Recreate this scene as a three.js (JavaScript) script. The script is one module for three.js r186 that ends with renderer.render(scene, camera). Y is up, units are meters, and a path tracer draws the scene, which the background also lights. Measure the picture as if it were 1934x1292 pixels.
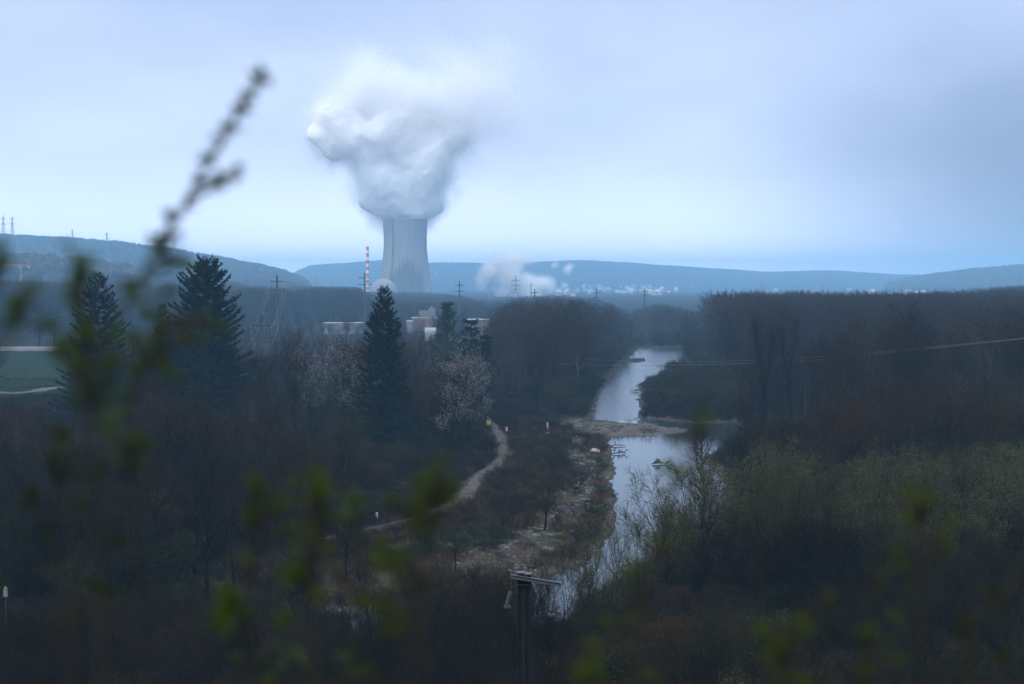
import * as THREE from 'three';
import { mergeGeometries, mergeVertices } from 'three/addons/utils/BufferGeometryUtils.js';

// ---------------------------------------------------------------- camera
const PW = 1934, PH = 1292, F = 2657, EYE = 30, PITCH = Math.atan(111 / F);
const scene = new THREE.Scene();
const camera = new THREE.PerspectiveCamera(2 * Math.atan(PH / 2 / F) * 180 / Math.PI, 1024 / 684, 0.1, 16000);
camera.position.set(0, EYE, 0);
camera.rotation.x = -PITCH;
camera.focus = 260; camera.userData.fStop = 2.6;
camera.setFocalLength(camera.getFocalLength());

const renderer = new THREE.WebGLRenderer();
renderer.toneMapping = THREE.LinearToneMapping;
renderer.toneMappingExposure = 1.25;
renderer.shadowMap.enabled = true;

// ---------------------------------------------------------------- random numbers and noise
function rng(seed) { let a = seed >>> 0; return () => { a = (a + 0x6D2B79F5) | 0; let t = Math.imul(a ^ (a >>> 15), 1 | a); t = (t + Math.imul(t ^ (t >>> 7), 61 | t)) ^ t; return ((t ^ (t >>> 14)) >>> 0) / 4294967296; }; }
const hash = (x, y, z) => { let h = Math.imul(x, 374761393) + Math.imul(y, 668265263) + Math.imul(z, 2147483647 ^ 0x5bd1e995); h = Math.imul(h ^ (h >>> 13), 1274126177); return ((h ^ (h >>> 16)) >>> 0) / 4294967296; };
const fade = (t) => t * t * (3 - 2 * t), mix = (a, b, t) => a + (b - a) * t, clamp = (x, a = 0, b = 1) => Math.min(b, Math.max(a, x));
const sstep = (a, b, x) => fade(clamp((x - a) / (b - a)));
function noise3(x, y, z) {
  const X = Math.floor(x), Y = Math.floor(y), Z = Math.floor(z), u = fade(x - X), v = fade(y - Y), w = fade(z - Z);
  const l = (dy, dz) => mix(hash(X, Y + dy, Z + dz), hash(X + 1, Y + dy, Z + dz), u);
  return mix(mix(l(0, 0), l(1, 0), v), mix(l(0, 1), l(1, 1), v), w);
}
function noise2(x, y) {
  const X = Math.floor(x), Y = Math.floor(y), u = fade(x - X), v = fade(y - Y);
  return mix(mix(hash(X, Y, 7), hash(X + 1, Y, 7), u), mix(hash(X, Y + 1, 7), hash(X + 1, Y + 1, 7), u), v);
}
const fbm2 = (x, y, o = 4) => { let s = 0, a = 0.5, n = 0; for (let i = 0; i < o; i++) { s += a * noise2(x, y); n += a; a *= 0.5; x = x * 2.03 + 17.1; y = y * 2.03 + 9.7; } return s / n; };
const fbm3 = (x, y, z, o = 4) => { let s = 0, a = 0.5, n = 0; for (let i = 0; i < o; i++) { s += a * noise3(x, y, z); n += a; a *= 0.5; x = x * 2.03 + 17.1; y = y * 2.03 + 9.7; z = z * 2.03 + 3.3; } return s / n; };

// ---------------------------------------------------------------- sky, sun, haze
{
  const W = 2048, H = 1024, data = new Float32Array(W * H * 4);
  for (let j = 0; j < H; j++) {
    const el = ((j + 0.5) / H - 0.5) * Math.PI, y = Math.sin(el), c = Math.cos(el);
    for (let i = 0; i < W; i++) {
      const az = ((i + 0.5) / W - 0.5) * 2 * Math.PI, x = Math.cos(az) * c, z = Math.sin(az) * c, k = (j * W + i) * 4;
      const e = Math.max(0, y);
      // overcast: paler low down, a little brighter overhead, with soft banks of cloud
      let n = fbm3(x * 2.2 + 4, y * 5 + 1, z * 2.2, 3) - 0.5;
      let m = fbm3(x * 7 + 2, y * 20 + 1, z * 7 + 5, 5) - 0.5;
      const bank = sstep(0.1, 0.38, Math.sin(Math.atan2(x, -z))) * (1 - sstep(0.03, 0.22, e)) * (z < 0 ? 1 : 0.6);   // a darker bank of rain cloud on the right
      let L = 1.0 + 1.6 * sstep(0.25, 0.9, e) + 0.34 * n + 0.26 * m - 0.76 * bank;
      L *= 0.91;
      const t = clamp(0.5 + 0.9 * n + 0.5 * m - 0.9 * bank, -0.4, 1);
      const hz = 2.8 * Math.exp(-e / 0.036) * (1 - 0.75 * bank);
      const up = sstep(0.22, 0.7, e), W3 = [mix(mix(0.40, 0.6, t), 0.74, up), mix(mix(0.54, 0.685, t), 0.81, up), mix(mix(0.83, 0.91, t), 0.92, up)];
      data[k] = L * W3[0] + hz * 0.82; data[k + 1] = L * W3[1] + hz * 0.78; data[k + 2] = L * W3[2] + hz * 0.84; data[k + 3] = 1;
    }
  }
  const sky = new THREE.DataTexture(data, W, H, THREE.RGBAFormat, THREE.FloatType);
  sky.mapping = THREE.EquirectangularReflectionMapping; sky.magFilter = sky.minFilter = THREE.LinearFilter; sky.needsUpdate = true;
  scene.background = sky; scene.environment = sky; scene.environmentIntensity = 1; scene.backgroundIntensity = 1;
}
const sun = new THREE.DirectionalLight(0xfff4e6, 1.5);
sun.position.set(-380, 600, 560); sun.castShadow = true; sun.shadow.radius = 40;
sun.shadow.camera.left = sun.shadow.camera.bottom = -600; sun.shadow.camera.right = sun.shadow.camera.top = 600; sun.shadow.camera.far = 3000;
scene.add(sun);
scene.fog = new THREE.FogExp2(new THREE.Color().setRGB(0.33, 0.66, 1.0), 0.00024);

// ---------------------------------------------------------------- helpers
const CP = Math.cos(PITCH), SP = Math.sin(PITCH);
function ray(px, py) { const x = (px - PW / 2) / F, y = (PH / 2 - py) / F; return [x, y * CP - SP, -CP - y * SP]; }
const P = (px, py, D) => { const d = ray(px, py), t = D / -d[2]; return new THREE.Vector3(d[0] * t, EYE + d[1] * t, -D); };   // a point of that sight line, D metres away
const G = (px, py, h = 0) => { const d = ray(px, py), t = (h - EYE) / d[1]; return [d[0] * t, d[2] * t]; };                 // where it meets level ground
const taken = new Map();
function numbered(name) { const n = taken.get(name) ?? 0; taken.set(name, n + 1); return n ? `${name}_${String(n).padStart(3, '0')}` : name; }
function tag(o, label, category, group, kind) { if (label) o.userData.label = label; if (category) o.userData.category = category; if (group) o.userData.group = group; if (kind) o.userData.kind = kind; return o; }
function thing(name, label, category, x = 0, y = 0, z = 0, group) { const o = new THREE.Group(); o.name = numbered(name); o.position.set(x, y, z); scene.add(o); return tag(o, label, category, group); }
function part(parent, name, geo, mat) { const m = new THREE.Mesh(geo, mat); m.name = name; m.castShadow = m.receiveShadow = true; parent.add(m); return m; }
function structure(name, geo, mat) { const m = new THREE.Mesh(geo, mat); m.name = name; m.receiveShadow = m.castShadow = true; m.userData.kind = 'structure'; scene.add(m); return m; }
const rgb = (r, g, b) => new THREE.Color().setRGB(r, g, b);
const matte = (r, g, b, o = {}) => new THREE.MeshPhysicalMaterial({ color: rgb(r, g, b), roughness: 1, specularIntensity: 0.06, ...o });
const std = (r, g, b, rough = 0.9, o = {}) => new THREE.MeshStandardMaterial({ color: rgb(r, g, b), roughness: rough, ...o });
const leafy = (r, g, b, tr = 0.35) => new THREE.MeshPhysicalMaterial({ color: rgb(r, g, b), roughness: 0.95, transmission: tr, thickness: 0, specularIntensity: 0.06, side: THREE.DoubleSide });

class MB {                                                   // collects tubes, cones and leaves into one geometry
  constructor() { this.p = []; this.n = []; this.i = []; this.c = null; }
  v(x, y, z, a, b, c) { this.p.push(x, y, z); this.n.push(a, b, c); return this.p.length / 3 - 1; }
  tube(pts, rad, sides, cap = false) {
    let prev = -1;
    for (let k = 0; k < pts.length; k++) {
      const a = pts[Math.max(0, k - 1)], b = pts[Math.min(pts.length - 1, k + 1)];
      let tx = b[0] - a[0], ty = b[1] - a[1], tz = b[2] - a[2], l = Math.hypot(tx, ty, tz) || 1; tx /= l; ty /= l; tz /= l;
      let ux, uy, uz; if (Math.abs(ty) < 0.9) { ux = -tz; uy = 0; uz = tx; } else { ux = 0; uy = tz; uz = -ty; }
      l = Math.hypot(ux, uy, uz); ux /= l; uy /= l; uz /= l;
      const wx = ty * uz - tz * uy, wy = tz * ux - tx * uz, wz = tx * uy - ty * ux, at = this.p.length / 3, r = rad[k];
      for (let s = 0; s < sides; s++) { const g = s / sides * 6.2832, c = Math.cos(g), d = Math.sin(g), x = ux * c + wx * d, y = uy * c + wy * d, z = uz * c + wz * d; this.v(pts[k][0] + x * r, pts[k][1] + y * r, pts[k][2] + z * r, x, y, z); }
      if (prev >= 0) for (let s = 0; s < sides; s++) { const e = (s + 1) % sides; this.i.push(prev + s, prev + e, at + s, prev + e, at + e, at + s); }
      prev = at;
    }
    if (cap) for (const [at, sg] of [[prev, 1]]) for (let s = 1; s < sides - 1; s++) this.i.push(at, at + s, at + s + 1);
  }
  twig(a, b, r) {                                            // three-sided spike
    let tx = b[0] - a[0], ty = b[1] - a[1], tz = b[2] - a[2]; const l = Math.hypot(tx, ty, tz) || 1; tx /= l; ty /= l; tz /= l;
    let ux = -tz, uy = 0, uz = tx; if (Math.abs(ty) > 0.95) { ux = 1; uz = 0; uy = 0; }
    const m = Math.hypot(ux, uy, uz) || 1; ux /= m; uz /= m; uy /= m;
    const wx = ty * uz - tz * uy, wy = tz * ux - tx * uz, wz = tx * uy - ty * ux, at = this.p.length / 3;
    for (let s = 0; s < 3; s++) { const c = [1, -0.5, -0.5][s], d = [0, 0.866, -0.866][s], x = ux * c + wx * d, y = uy * c + wy * d, z = uz * c + wz * d; this.v(a[0] + x * r, a[1] + y * r, a[2] + z * r, x, y, z); }
    this.v(b[0], b[1], b[2], tx, ty, tz);
    this.i.push(at, at + 1, at + 3, at + 1, at + 2, at + 3, at + 2, at, at + 3);
  }
  leaf(p, d, s, len, wid) {                                  // folded kite from p along d, s across
    const nx = d[1] * s[2] - d[2] * s[1], ny = d[2] * s[0] - d[0] * s[2], nz = d[0] * s[1] - d[1] * s[0], at = this.p.length / 3, q = len * 0.45, h = wid * 0.22;
    this.v(p[0], p[1], p[2], nx, ny, nz);
    this.v(p[0] + d[0] * q + s[0] * wid / 2 + nx * h, p[1] + d[1] * q + s[1] * wid / 2 + ny * h, p[2] + d[2] * q + s[2] * wid / 2 + nz * h, nx - s[0] * .4, ny - s[1] * .4, nz - s[2] * .4);
    this.v(p[0] + d[0] * len, p[1] + d[1] * len, p[2] + d[2] * len, nx, ny, nz);
    this.v(p[0] + d[0] * q - s[0] * wid / 2 + nx * h, p[1] + d[1] * q - s[1] * wid / 2 + ny * h, p[2] + d[2] * q - s[2] * wid / 2 + nz * h, nx + s[0] * .4, ny + s[1] * .4, nz + s[2] * .4);
    this.i.push(at, at + 2, at + 1, at, at + 3, at + 2);
  }
  box(x, y, z, w, h, d) {
    const g = new THREE.BoxGeometry(w, h, d).translate(x, y, z), at = this.p.length / 3;
    this.p.push(...g.attributes.position.array); this.n.push(...g.attributes.normal.array); for (const k of g.index.array) this.i.push(at + k);
  }
  get tris() { return this.i.length / 3; }
  geo() {
    const g = new THREE.BufferGeometry();
    g.setAttribute('position', new THREE.Float32BufferAttribute(this.p, 3)); g.setAttribute('normal', new THREE.Float32BufferAttribute(this.n, 3)); g.setIndex(this.i);
    return g;
  }
}
const unit = (v) => { const l = Math.hypot(...v) || 1; return [v[0] / l, v[1] / l, v[2] / l]; };
function randDir(R) { const y = R() * 2 - 1, a = R() * 6.2832, c = Math.sqrt(1 - y * y); return [Math.cos(a) * c, y, Math.sin(a) * c]; }
function perp(d, a) { let u = Math.abs(d[1]) < 0.9 ? [-d[2], 0, d[0]] : [0, d[2], -d[1]]; u = unit(u); const w = [d[1] * u[2] - d[2] * u[1], d[2] * u[0] - d[0] * u[2], d[0] * u[1] - d[1] * u[0]], c = Math.cos(a), s = Math.sin(a); return [u[0] * c + w[0] * s, u[1] * c + w[1] * s, u[2] * c + w[2] * s]; }

// ---------------------------------------------------------------- terrain
const poly = (list, h = 0) => list.map(([x, y]) => G(x, y, h));
const riverPoly = poly([[1205, 657], [1183, 679], [1157, 700], [1143, 722], [1122, 752], [1114, 780], [1100, 800], [1143, 824], [1145, 870], [1147, 930], [1150, 965], [1130, 1020], [1080, 1070], [960, 1105], [860, 1130], [770, 1148], [620, 1158], [480, 1160], [200, 1168], [-300, 1178], [-300, 1268], [600, 1268], [800, 1240], [1000, 1200], [1200, 1120], [1330, 1040], [1390, 960], [1385, 905], [1335, 868], [1372, 848], [1398, 832], [1412, 812], [1400, 797], [1330, 798], [1260, 793.5], [1214, 789], [1220, 770], [1211, 755], [1217, 740], [1207, 728], [1228, 717], [1285, 713], [1330, 723], [1362, 721], [1362, 704], [1330, 696], [1292, 684], [1302, 668], [1296, 656]]);
const islandPoly = poly([[1208, 727], [1228, 717], [1285, 713], [1330, 724], [1470, 728], [1480, 768], [1440, 793], [1330, 796], [1260, 792], [1214, 788], [1219, 770], [1212, 755], [1217, 740]]);
const barPoly = poly([[1080, 794], [1150, 797], [1215, 806], [1290, 811], [1288, 817], [1230, 822], [1143, 823.5], [1120, 828], [1080, 826]]);
const barFar = poly([[1188, 683], [1200, 677], [1216, 676], [1217, 681], [1200, 685]]);
const pathLine = [[905, 782], [922, 797], [938, 812], [950, 838], [950, 866], [930, 886], [899, 908], [868, 946], [820, 972], [745, 992], [690, 1003], [600, 1022]].map(([x, y]) => G(x, y, 1.1));
function sdPoly(pts, x, z) {
  let d = 1e9, inside = false;
  for (let i = 0, j = pts.length - 1; i < pts.length; j = i++) {
    const ax = pts[i][0], az = pts[i][1], bx = pts[j][0] - ax, bz = pts[j][1] - az, t = clamp(((x - ax) * bx + (z - az) * bz) / (bx * bx + bz * bz)), ex = x - ax - bx * t, ez = z - az - bz * t;
    d = Math.min(d, ex * ex + ez * ez);
    if ((az > z) !== (pts[j][1] > z) && x < (bx * (z - az)) / bz + ax) inside = !inside;
  }
  return inside ? -Math.sqrt(d) : Math.sqrt(d);
}
function dLine(pts, x, z) { let d = 1e9; for (let i = 1; i < pts.length; i++) { const ax = pts[i - 1][0], az = pts[i - 1][1], bx = pts[i][0] - ax, bz = pts[i][1] - az, t = clamp(((x - ax) * bx + (z - az) * bz) / (bx * bx + bz * bz)); d = Math.min(d, Math.hypot(x - ax - bx * t, z - az - bz * t)); } return d; }
function lut(list) { return (x) => { if (x <= list[0][0]) return list[0][1]; for (let i = 1; i < list.length; i++) if (x <= list[i][0]) { const t = (x - list[i - 1][0]) / (list[i][0] - list[i - 1][0]); return mix(list[i - 1][1], list[i][1], fade(t) * 0.5 + t * 0.5); } return list[list.length - 1][1]; }; }
const ridges = [                                            // skyline of each ridge, its distance and depth
  { D: 3600, w: 1300, tree: 17, y: lut([[-900, 436], [-300, 440], [0, 447], [120, 453], [220, 460], [300, 470], [400, 486], [480, 501], [530, 512], [565, 524], [600, 548], [640, 570]]) },
  { D: 2000, w: 700, tree: 18, y: lut([[-900, 465], [-200, 474], [0, 482], [100, 486], [200, 497], [300, 516], [400, 536], [520, 560]]) },
  { D: 6900, w: 2000, tree: 17, y: lut([[480, 560], [545, 530], [565, 512], [590, 503], [640, 500], [720, 494], [780, 498], [870, 498], [960, 501], [1040, 496], [1100, 494], [1180, 498], [1260, 504], [1360, 510], [1450, 516], [1560, 513], [1700, 521], [1850, 522], [2000, 516], [3000, 515]]) },
  { D: 4700, w: 1300, tree: 17, y: lut([[1560, 575], [1640, 545], [1720, 526], [1780, 517], [1850, 509], [1934, 502], [2100, 492], [3000, 480]]) },
];
function hillH(x, z) {
  const D = -z; if (D < 1000) return 0;
  const px = 967 + x / D * F; let h = 0;
  for (const r of ridges) { const t = Math.abs(D - r.D) / r.w; if (t < 1) { const top = EYE + (535 - r.y(px)) / F * r.D - r.tree; if (top > 0) h = Math.max(h, top * Math.pow(fade(1 - t), 0.85)); } }
  return h;
}
function riverSd(x, z) {
  const D = -z; if (D < 80 || D > 720 || Math.abs(x) > 260) return 60;
  const w = (fbm2(x * 0.25, z * 0.16, 3) - 0.5) * 3.2;
  const sd = sdPoly(riverPoly, x, z) + w * 0.8, bar = sdPoly(barPoly, x, z) + w * 0.5, bf = sdPoly(barFar, x, z) + w;
  return Math.max(sd, -bar, -bf);
}
function groundH(x, z) {
  const D = -z, n = fbm2(x * 0.07, z * 0.07, 4) - 0.5;
  const slope = 28.2 - 0.455 * Math.max(0, D - 1.2) + n * Math.min(2, D * 0.1);
  let base = 1.25 + n * 1.2 + sstep(900, 2200, D) * 3;
  const sd = riverSd(x, z);
  if (sd < 14) base = sd > 0 ? mix(0.12, base, sstep(0, 9, sd)) + 0.28 * sstep(0, 1.5, sd) * (0.6 + n) : -0.9 * sstep(0, 5, -sd) + 0.1;
  const g = dLine2(x, z); if (g < 5) base = mix(1.1, base, sstep(1.6, 5, g));
  let h = D < 90 ? Math.log(Math.exp(slope * 0.7) + Math.exp(base * 0.7)) / 0.7 : base;
  if (D < 2) h = 28.25;
  return h + hillH(x, z);
}
const dLine2 = (x, z) => (z > -130 || z < -360 || Math.abs(x) > 60) ? 60 : dLine(pathLine, x, z);

function noiseTexture(S, fn, srgb) {
  const d = new Uint8Array(S * S * 4);
  for (let j = 0; j < S; j++) for (let i = 0; i < S; i++) { const c = fn(i / S, j / S); d.set([c[0] * 255, c[1] * 255, c[2] * 255, 255].map((v) => clamp(v, 0, 255)), (j * S + i) * 4); }
  const t = new THREE.DataTexture(d, S, S); t.wrapS = t.wrapT = THREE.RepeatWrapping; t.magFilter = THREE.LinearFilter; t.minFilter = THREE.LinearMipmapLinearFilter; t.generateMipmaps = true; if (srgb) t.colorSpace = THREE.SRGBColorSpace; t.needsUpdate = true; return t;
}
// tileable fbm
function tnoise(x, y, p) { const X = Math.floor(x), Y = Math.floor(y), u = fade(x - X), v = fade(y - Y), w = (a) => ((a % p) + p) % p; return mix(mix(hash(w(X), w(Y), 3), hash(w(X + 1), w(Y), 3), u), mix(hash(w(X), w(Y + 1), 3), hash(w(X + 1), w(Y + 1), 3), u), v); }
const tfbm = (u, v, p, o) => { let s = 0, a = 0.5, n = 0; for (let i = 0; i < o; i++) { s += a * tnoise(u * p, v * p, p); n += a; a *= 0.55; p *= 2; } return s / n; };

const groundTex = noiseTexture(1024, (u, v) => { const a = tfbm(u, v, 6, 7), b = tfbm(u + 0.37, v + 0.11, 48, 4); const k = 0.35 + 0.75 * a * (0.5 + b); return [k, k * 0.97, k * 0.93]; }, false);
const groundBump = noiseTexture(512, (u, v) => { const k = tfbm(u, v, 16, 5); return [k, k, k]; }, false);
const pathWaste = { soil: [0.01828, 0.01477, 0.01266], scrub: [0.048, 0.0336, 0.0248], grass: [0.012, 0.0252, 0.0096], gravel: [0.07514, 0.07072, 0.06718], mud: [0.05, 0.045, 0.04], green: [0.05, 0.065, 0.03] };
const scrubPoly = poly([[700, 1012], [880, 935], [965, 870], [975, 800], [1020, 792], [1110, 800], [1150, 840], [1160, 970], [1060, 1080], [760, 1140], [500, 1150], [300, 1120], [480, 1040]], 1);
const fieldPoly = poly([[-400, 662], [125, 668], [330, 690], [660, 700], [660, 742], [330, 748], [110, 752], [-400, 772]], 1);
const stonePoly = poly([[1080, 820], [1118, 830], [1128, 900], [1100, 980], [1010, 1060], [900, 1090], [860, 1075], [960, 1030], [1045, 960], [1078, 900]], 1);
function zone(x, z, sd, c) {
  const D = -z, n = fbm2(x * 0.12 + 40, z * 0.12, 4), m = fbm2(x * 0.5, z * 0.4 + 80, 3);
  let a = pathWaste.soil;
  const put = (b, t) => { a = [mix(a[0], b[0], t), mix(a[1], b[1], t), mix(a[2], b[2], t)]; };
  if (D > 80 && D < 330) { put(pathWaste.scrub, sstep(4, -4, sdPoly(scrubPoly, x, z) + (n - 0.5) * 12)); put(pathWaste.green, 0.7 * sstep(0.5, 0.66, m) * sstep(4, -4, sdPoly(scrubPoly, x, z))); put(pathWaste.gravel, 0.75 * sstep(1.5, -1.5, sdPoly(stonePoly, x, z) + (m - 0.42) * 14)); }
  if (D > 280 && D < 700) { put(pathWaste.grass, sstep(6, -3, sdPoly(fieldPoly, x, z) + (n - 0.5) * 6)); }
  if (sd < 8) { put(pathWaste.gravel, sstep(2.4, 0.1, sd + (m - 0.5) * 4) * (D > 335 ? 0.2 : 0.7)); put(pathWaste.green, 0.8 * sstep(0.55, 0.7, n) * sstep(0.4, 2, sd)); if (sd < 0.3) put(pathWaste.mud, sstep(0.3, -0.6, sd)); }
  if (D > 250 && D < 330) { const q = sdPoly(barPoly, x, z); if (q < 2) put([0.1, 0.098, 0.096], sstep(2, -0.5, q) * (n > 0.6 ? 0.35 : 0.9)); }
  if (sd < 1 && D > 330) { const i = -sdPoly(islandPoly, x, z); if (i > 1.2) put(pathWaste.green, 0.8); }
  c.push(a[0], a[1], a[2]);
}
{
  const ang = []; for (let a = -26; a <= 26.01; a += 0.16) ang.push(a); for (let a = 31; a < 334; a += 5) ang.push(a);
  const rad = [0]; let d = 0.6;
  while (d < 9600) { rad.push(d); d += d < 92 ? 0.8 : d < 680 ? 1.7 * d * d / 79710 : d * 0.022; }
  const grid = (rs, name, mat) => {
    const p = [], c = [], uv = [], idx = [], A = ang.length;
    for (const r of rs) for (const a of ang) {
      const g = a * Math.PI / 180, x = Math.sin(g) * r, z = -Math.cos(g) * r, sd = riverSd(x, z);
      const back = z > 0; p.push(x, back ? 28.25 + fbm2(x * 0.05, z * 0.05, 3) * 2 * Math.min(1, r / 20) : groundH(x, z), z); uv.push(x / 14, z / 14); zone(x, z, sd, c);
    }
    for (let i = 0; i < rs.length - 1; i++) for (let j = 0; j < A; j++) { const k = (j + 1) % A, q = i * A; idx.push(q + j, q + k, q + A + j, q + k, q + A + k, q + A + j); }
    const g = new THREE.BufferGeometry(); g.setAttribute('position', new THREE.Float32BufferAttribute(p, 3)); g.setAttribute('color', new THREE.Float32BufferAttribute(c, 3)); g.setAttribute('uv', new THREE.Float32BufferAttribute(uv, 2)); g.setIndex(idx); g.computeVertexNormals();
    structure(name, g, mat);
  };
  const mat = new THREE.MeshPhysicalMaterial({ color: 0xffffff, vertexColors: true, roughness: 1, specularIntensity: 0.06, map: groundTex, bumpMap: groundBump, bumpScale: 0.25 });
  const cut = rad.findIndex((r) => r > 1200);
  grid(rad.slice(0, cut + 1), 'ground', mat); grid(rad.slice(cut), 'hills', mat);
}
// river water: one level sheet that the banks rise out of
{
  const bump = noiseTexture(1024, (u, v) => { const k = 0.5 * tfbm(u, v, 8, 5) + 0.5 * (1 - Math.abs(2 * tfbm(u + 0.3, v, 20, 4) - 1)); return [k, k, k]; }, false);
  const water = (k) => new THREE.MeshPhysicalMaterial({ color: rgb(0.02, 0.03, 0.035), roughness: 0.04, ior: 1.33, bumpMap: bump, bumpScale: k });
  for (const [D0, D1, nz, k] of [[95, 306, 190, 0.014], [306, 720, 120, 0.06]]) {
  const p = [], uv = [], idx = [], nx = 120;
  for (let j = 0; j <= nz; j++) for (let i = 0; i <= nx; i++) {
    const D = D0 * Math.pow(D1 / D0, j / nz), x = mix(-0.4, 0.3, i / nx) * D;
    const rif = Math.exp(-Math.pow((D - 309 - 0.15 * x) / 9, 2)) + 0.6 * Math.exp(-Math.pow((D - 392) / 10, 2)) + 0.5 * sstep(430, 600, D) + 0.35 * Math.exp(-Math.pow((D - 262) / 6, 2)) * sstep(30, 45, x);
    p.push(x, 0.02 + rif * 0.16 * (fbm2(x * 0.9, D * 0.5, 3) - 0.5), -D); uv.push(x / 26, D / 11);
  }
  for (let j = 0; j < nz; j++) for (let i = 0; i < nx; i++) { const q = j * (nx + 1) + i; idx.push(q, q + 1, q + nx + 1, q + 1, q + nx + 2, q + nx + 1); }
  const g = new THREE.BufferGeometry(); g.setAttribute('position', new THREE.Float32BufferAttribute(p, 3)); g.setAttribute('uv', new THREE.Float32BufferAttribute(uv, 2)); g.setIndex(idx); g.computeVertexNormals();
  structure('river_water', g, water(k));
  }
}
function ribbon(line, width, lift, seg = 3) {
  const pts = []; const cv = new THREE.CatmullRomCurve3(line.map(([x, z]) => new THREE.Vector3(x, 0, z))), N = line.length * 14;
  const p = [], uv = [], idx = []; let run = 0, last = null;
  for (let i = 0; i <= N; i++) {
    const c = cv.getPoint(i / N), t = cv.getTangent(i / N); if (last) run += c.distanceTo(last); last = c;
    const w = typeof width === 'function' ? width(i / N) : width;
    for (let s = 0; s <= seg; s++) { const o = (s / seg - 0.5) * w * (1 + (s % seg ? 0 : 0.3 * (noise2(i * 0.7, s) - 0.5))), x = c.x - t.z * o, z = c.z + t.x * o; p.push(x, groundH(x, z) + lift + (s % seg ? 0.05 : -0.02), z); uv.push(o / 4, run / 4); }
    if (i) for (let s = 0; s < seg; s++) { const q = (i - 1) * (seg + 1) + s; idx.push(q, q + 1, q + seg + 1, q + 1, q + seg + 2, q + seg + 1); }
  }
  const g = new THREE.BufferGeometry(); g.setAttribute('position', new THREE.Float32BufferAttribute(p, 3)); g.setAttribute('uv', new THREE.Float32BufferAttribute(uv, 2)); g.setIndex(idx); g.computeVertexNormals(); return g;
}
const gravelMat = new THREE.MeshPhysicalMaterial({ specularIntensity: 0.06, color: rgb(0.085, 0.08, 0.076), roughness: 1, map: groundTex, bumpMap: groundBump, bumpScale: 0.05 });
structure('footpath', ribbon(pathLine, (t) => mix(2.2, 3.6, sstep(0, 0.4, t)) - 1.6 * sstep(0.65, 1, t), 0.05, 4), gravelMat);

// a place on the bank seen at pixel column px, D metres away
const spot = (px, D) => { const x = (px - 967) / F * (D * CP + 29 * SP); return [x, -D]; };
const taper = (n, a, b, pw = 1) => Array.from({ length: n }, (_, k) => mix(a, b, Math.pow(k / (n - 1), pw)));
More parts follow.
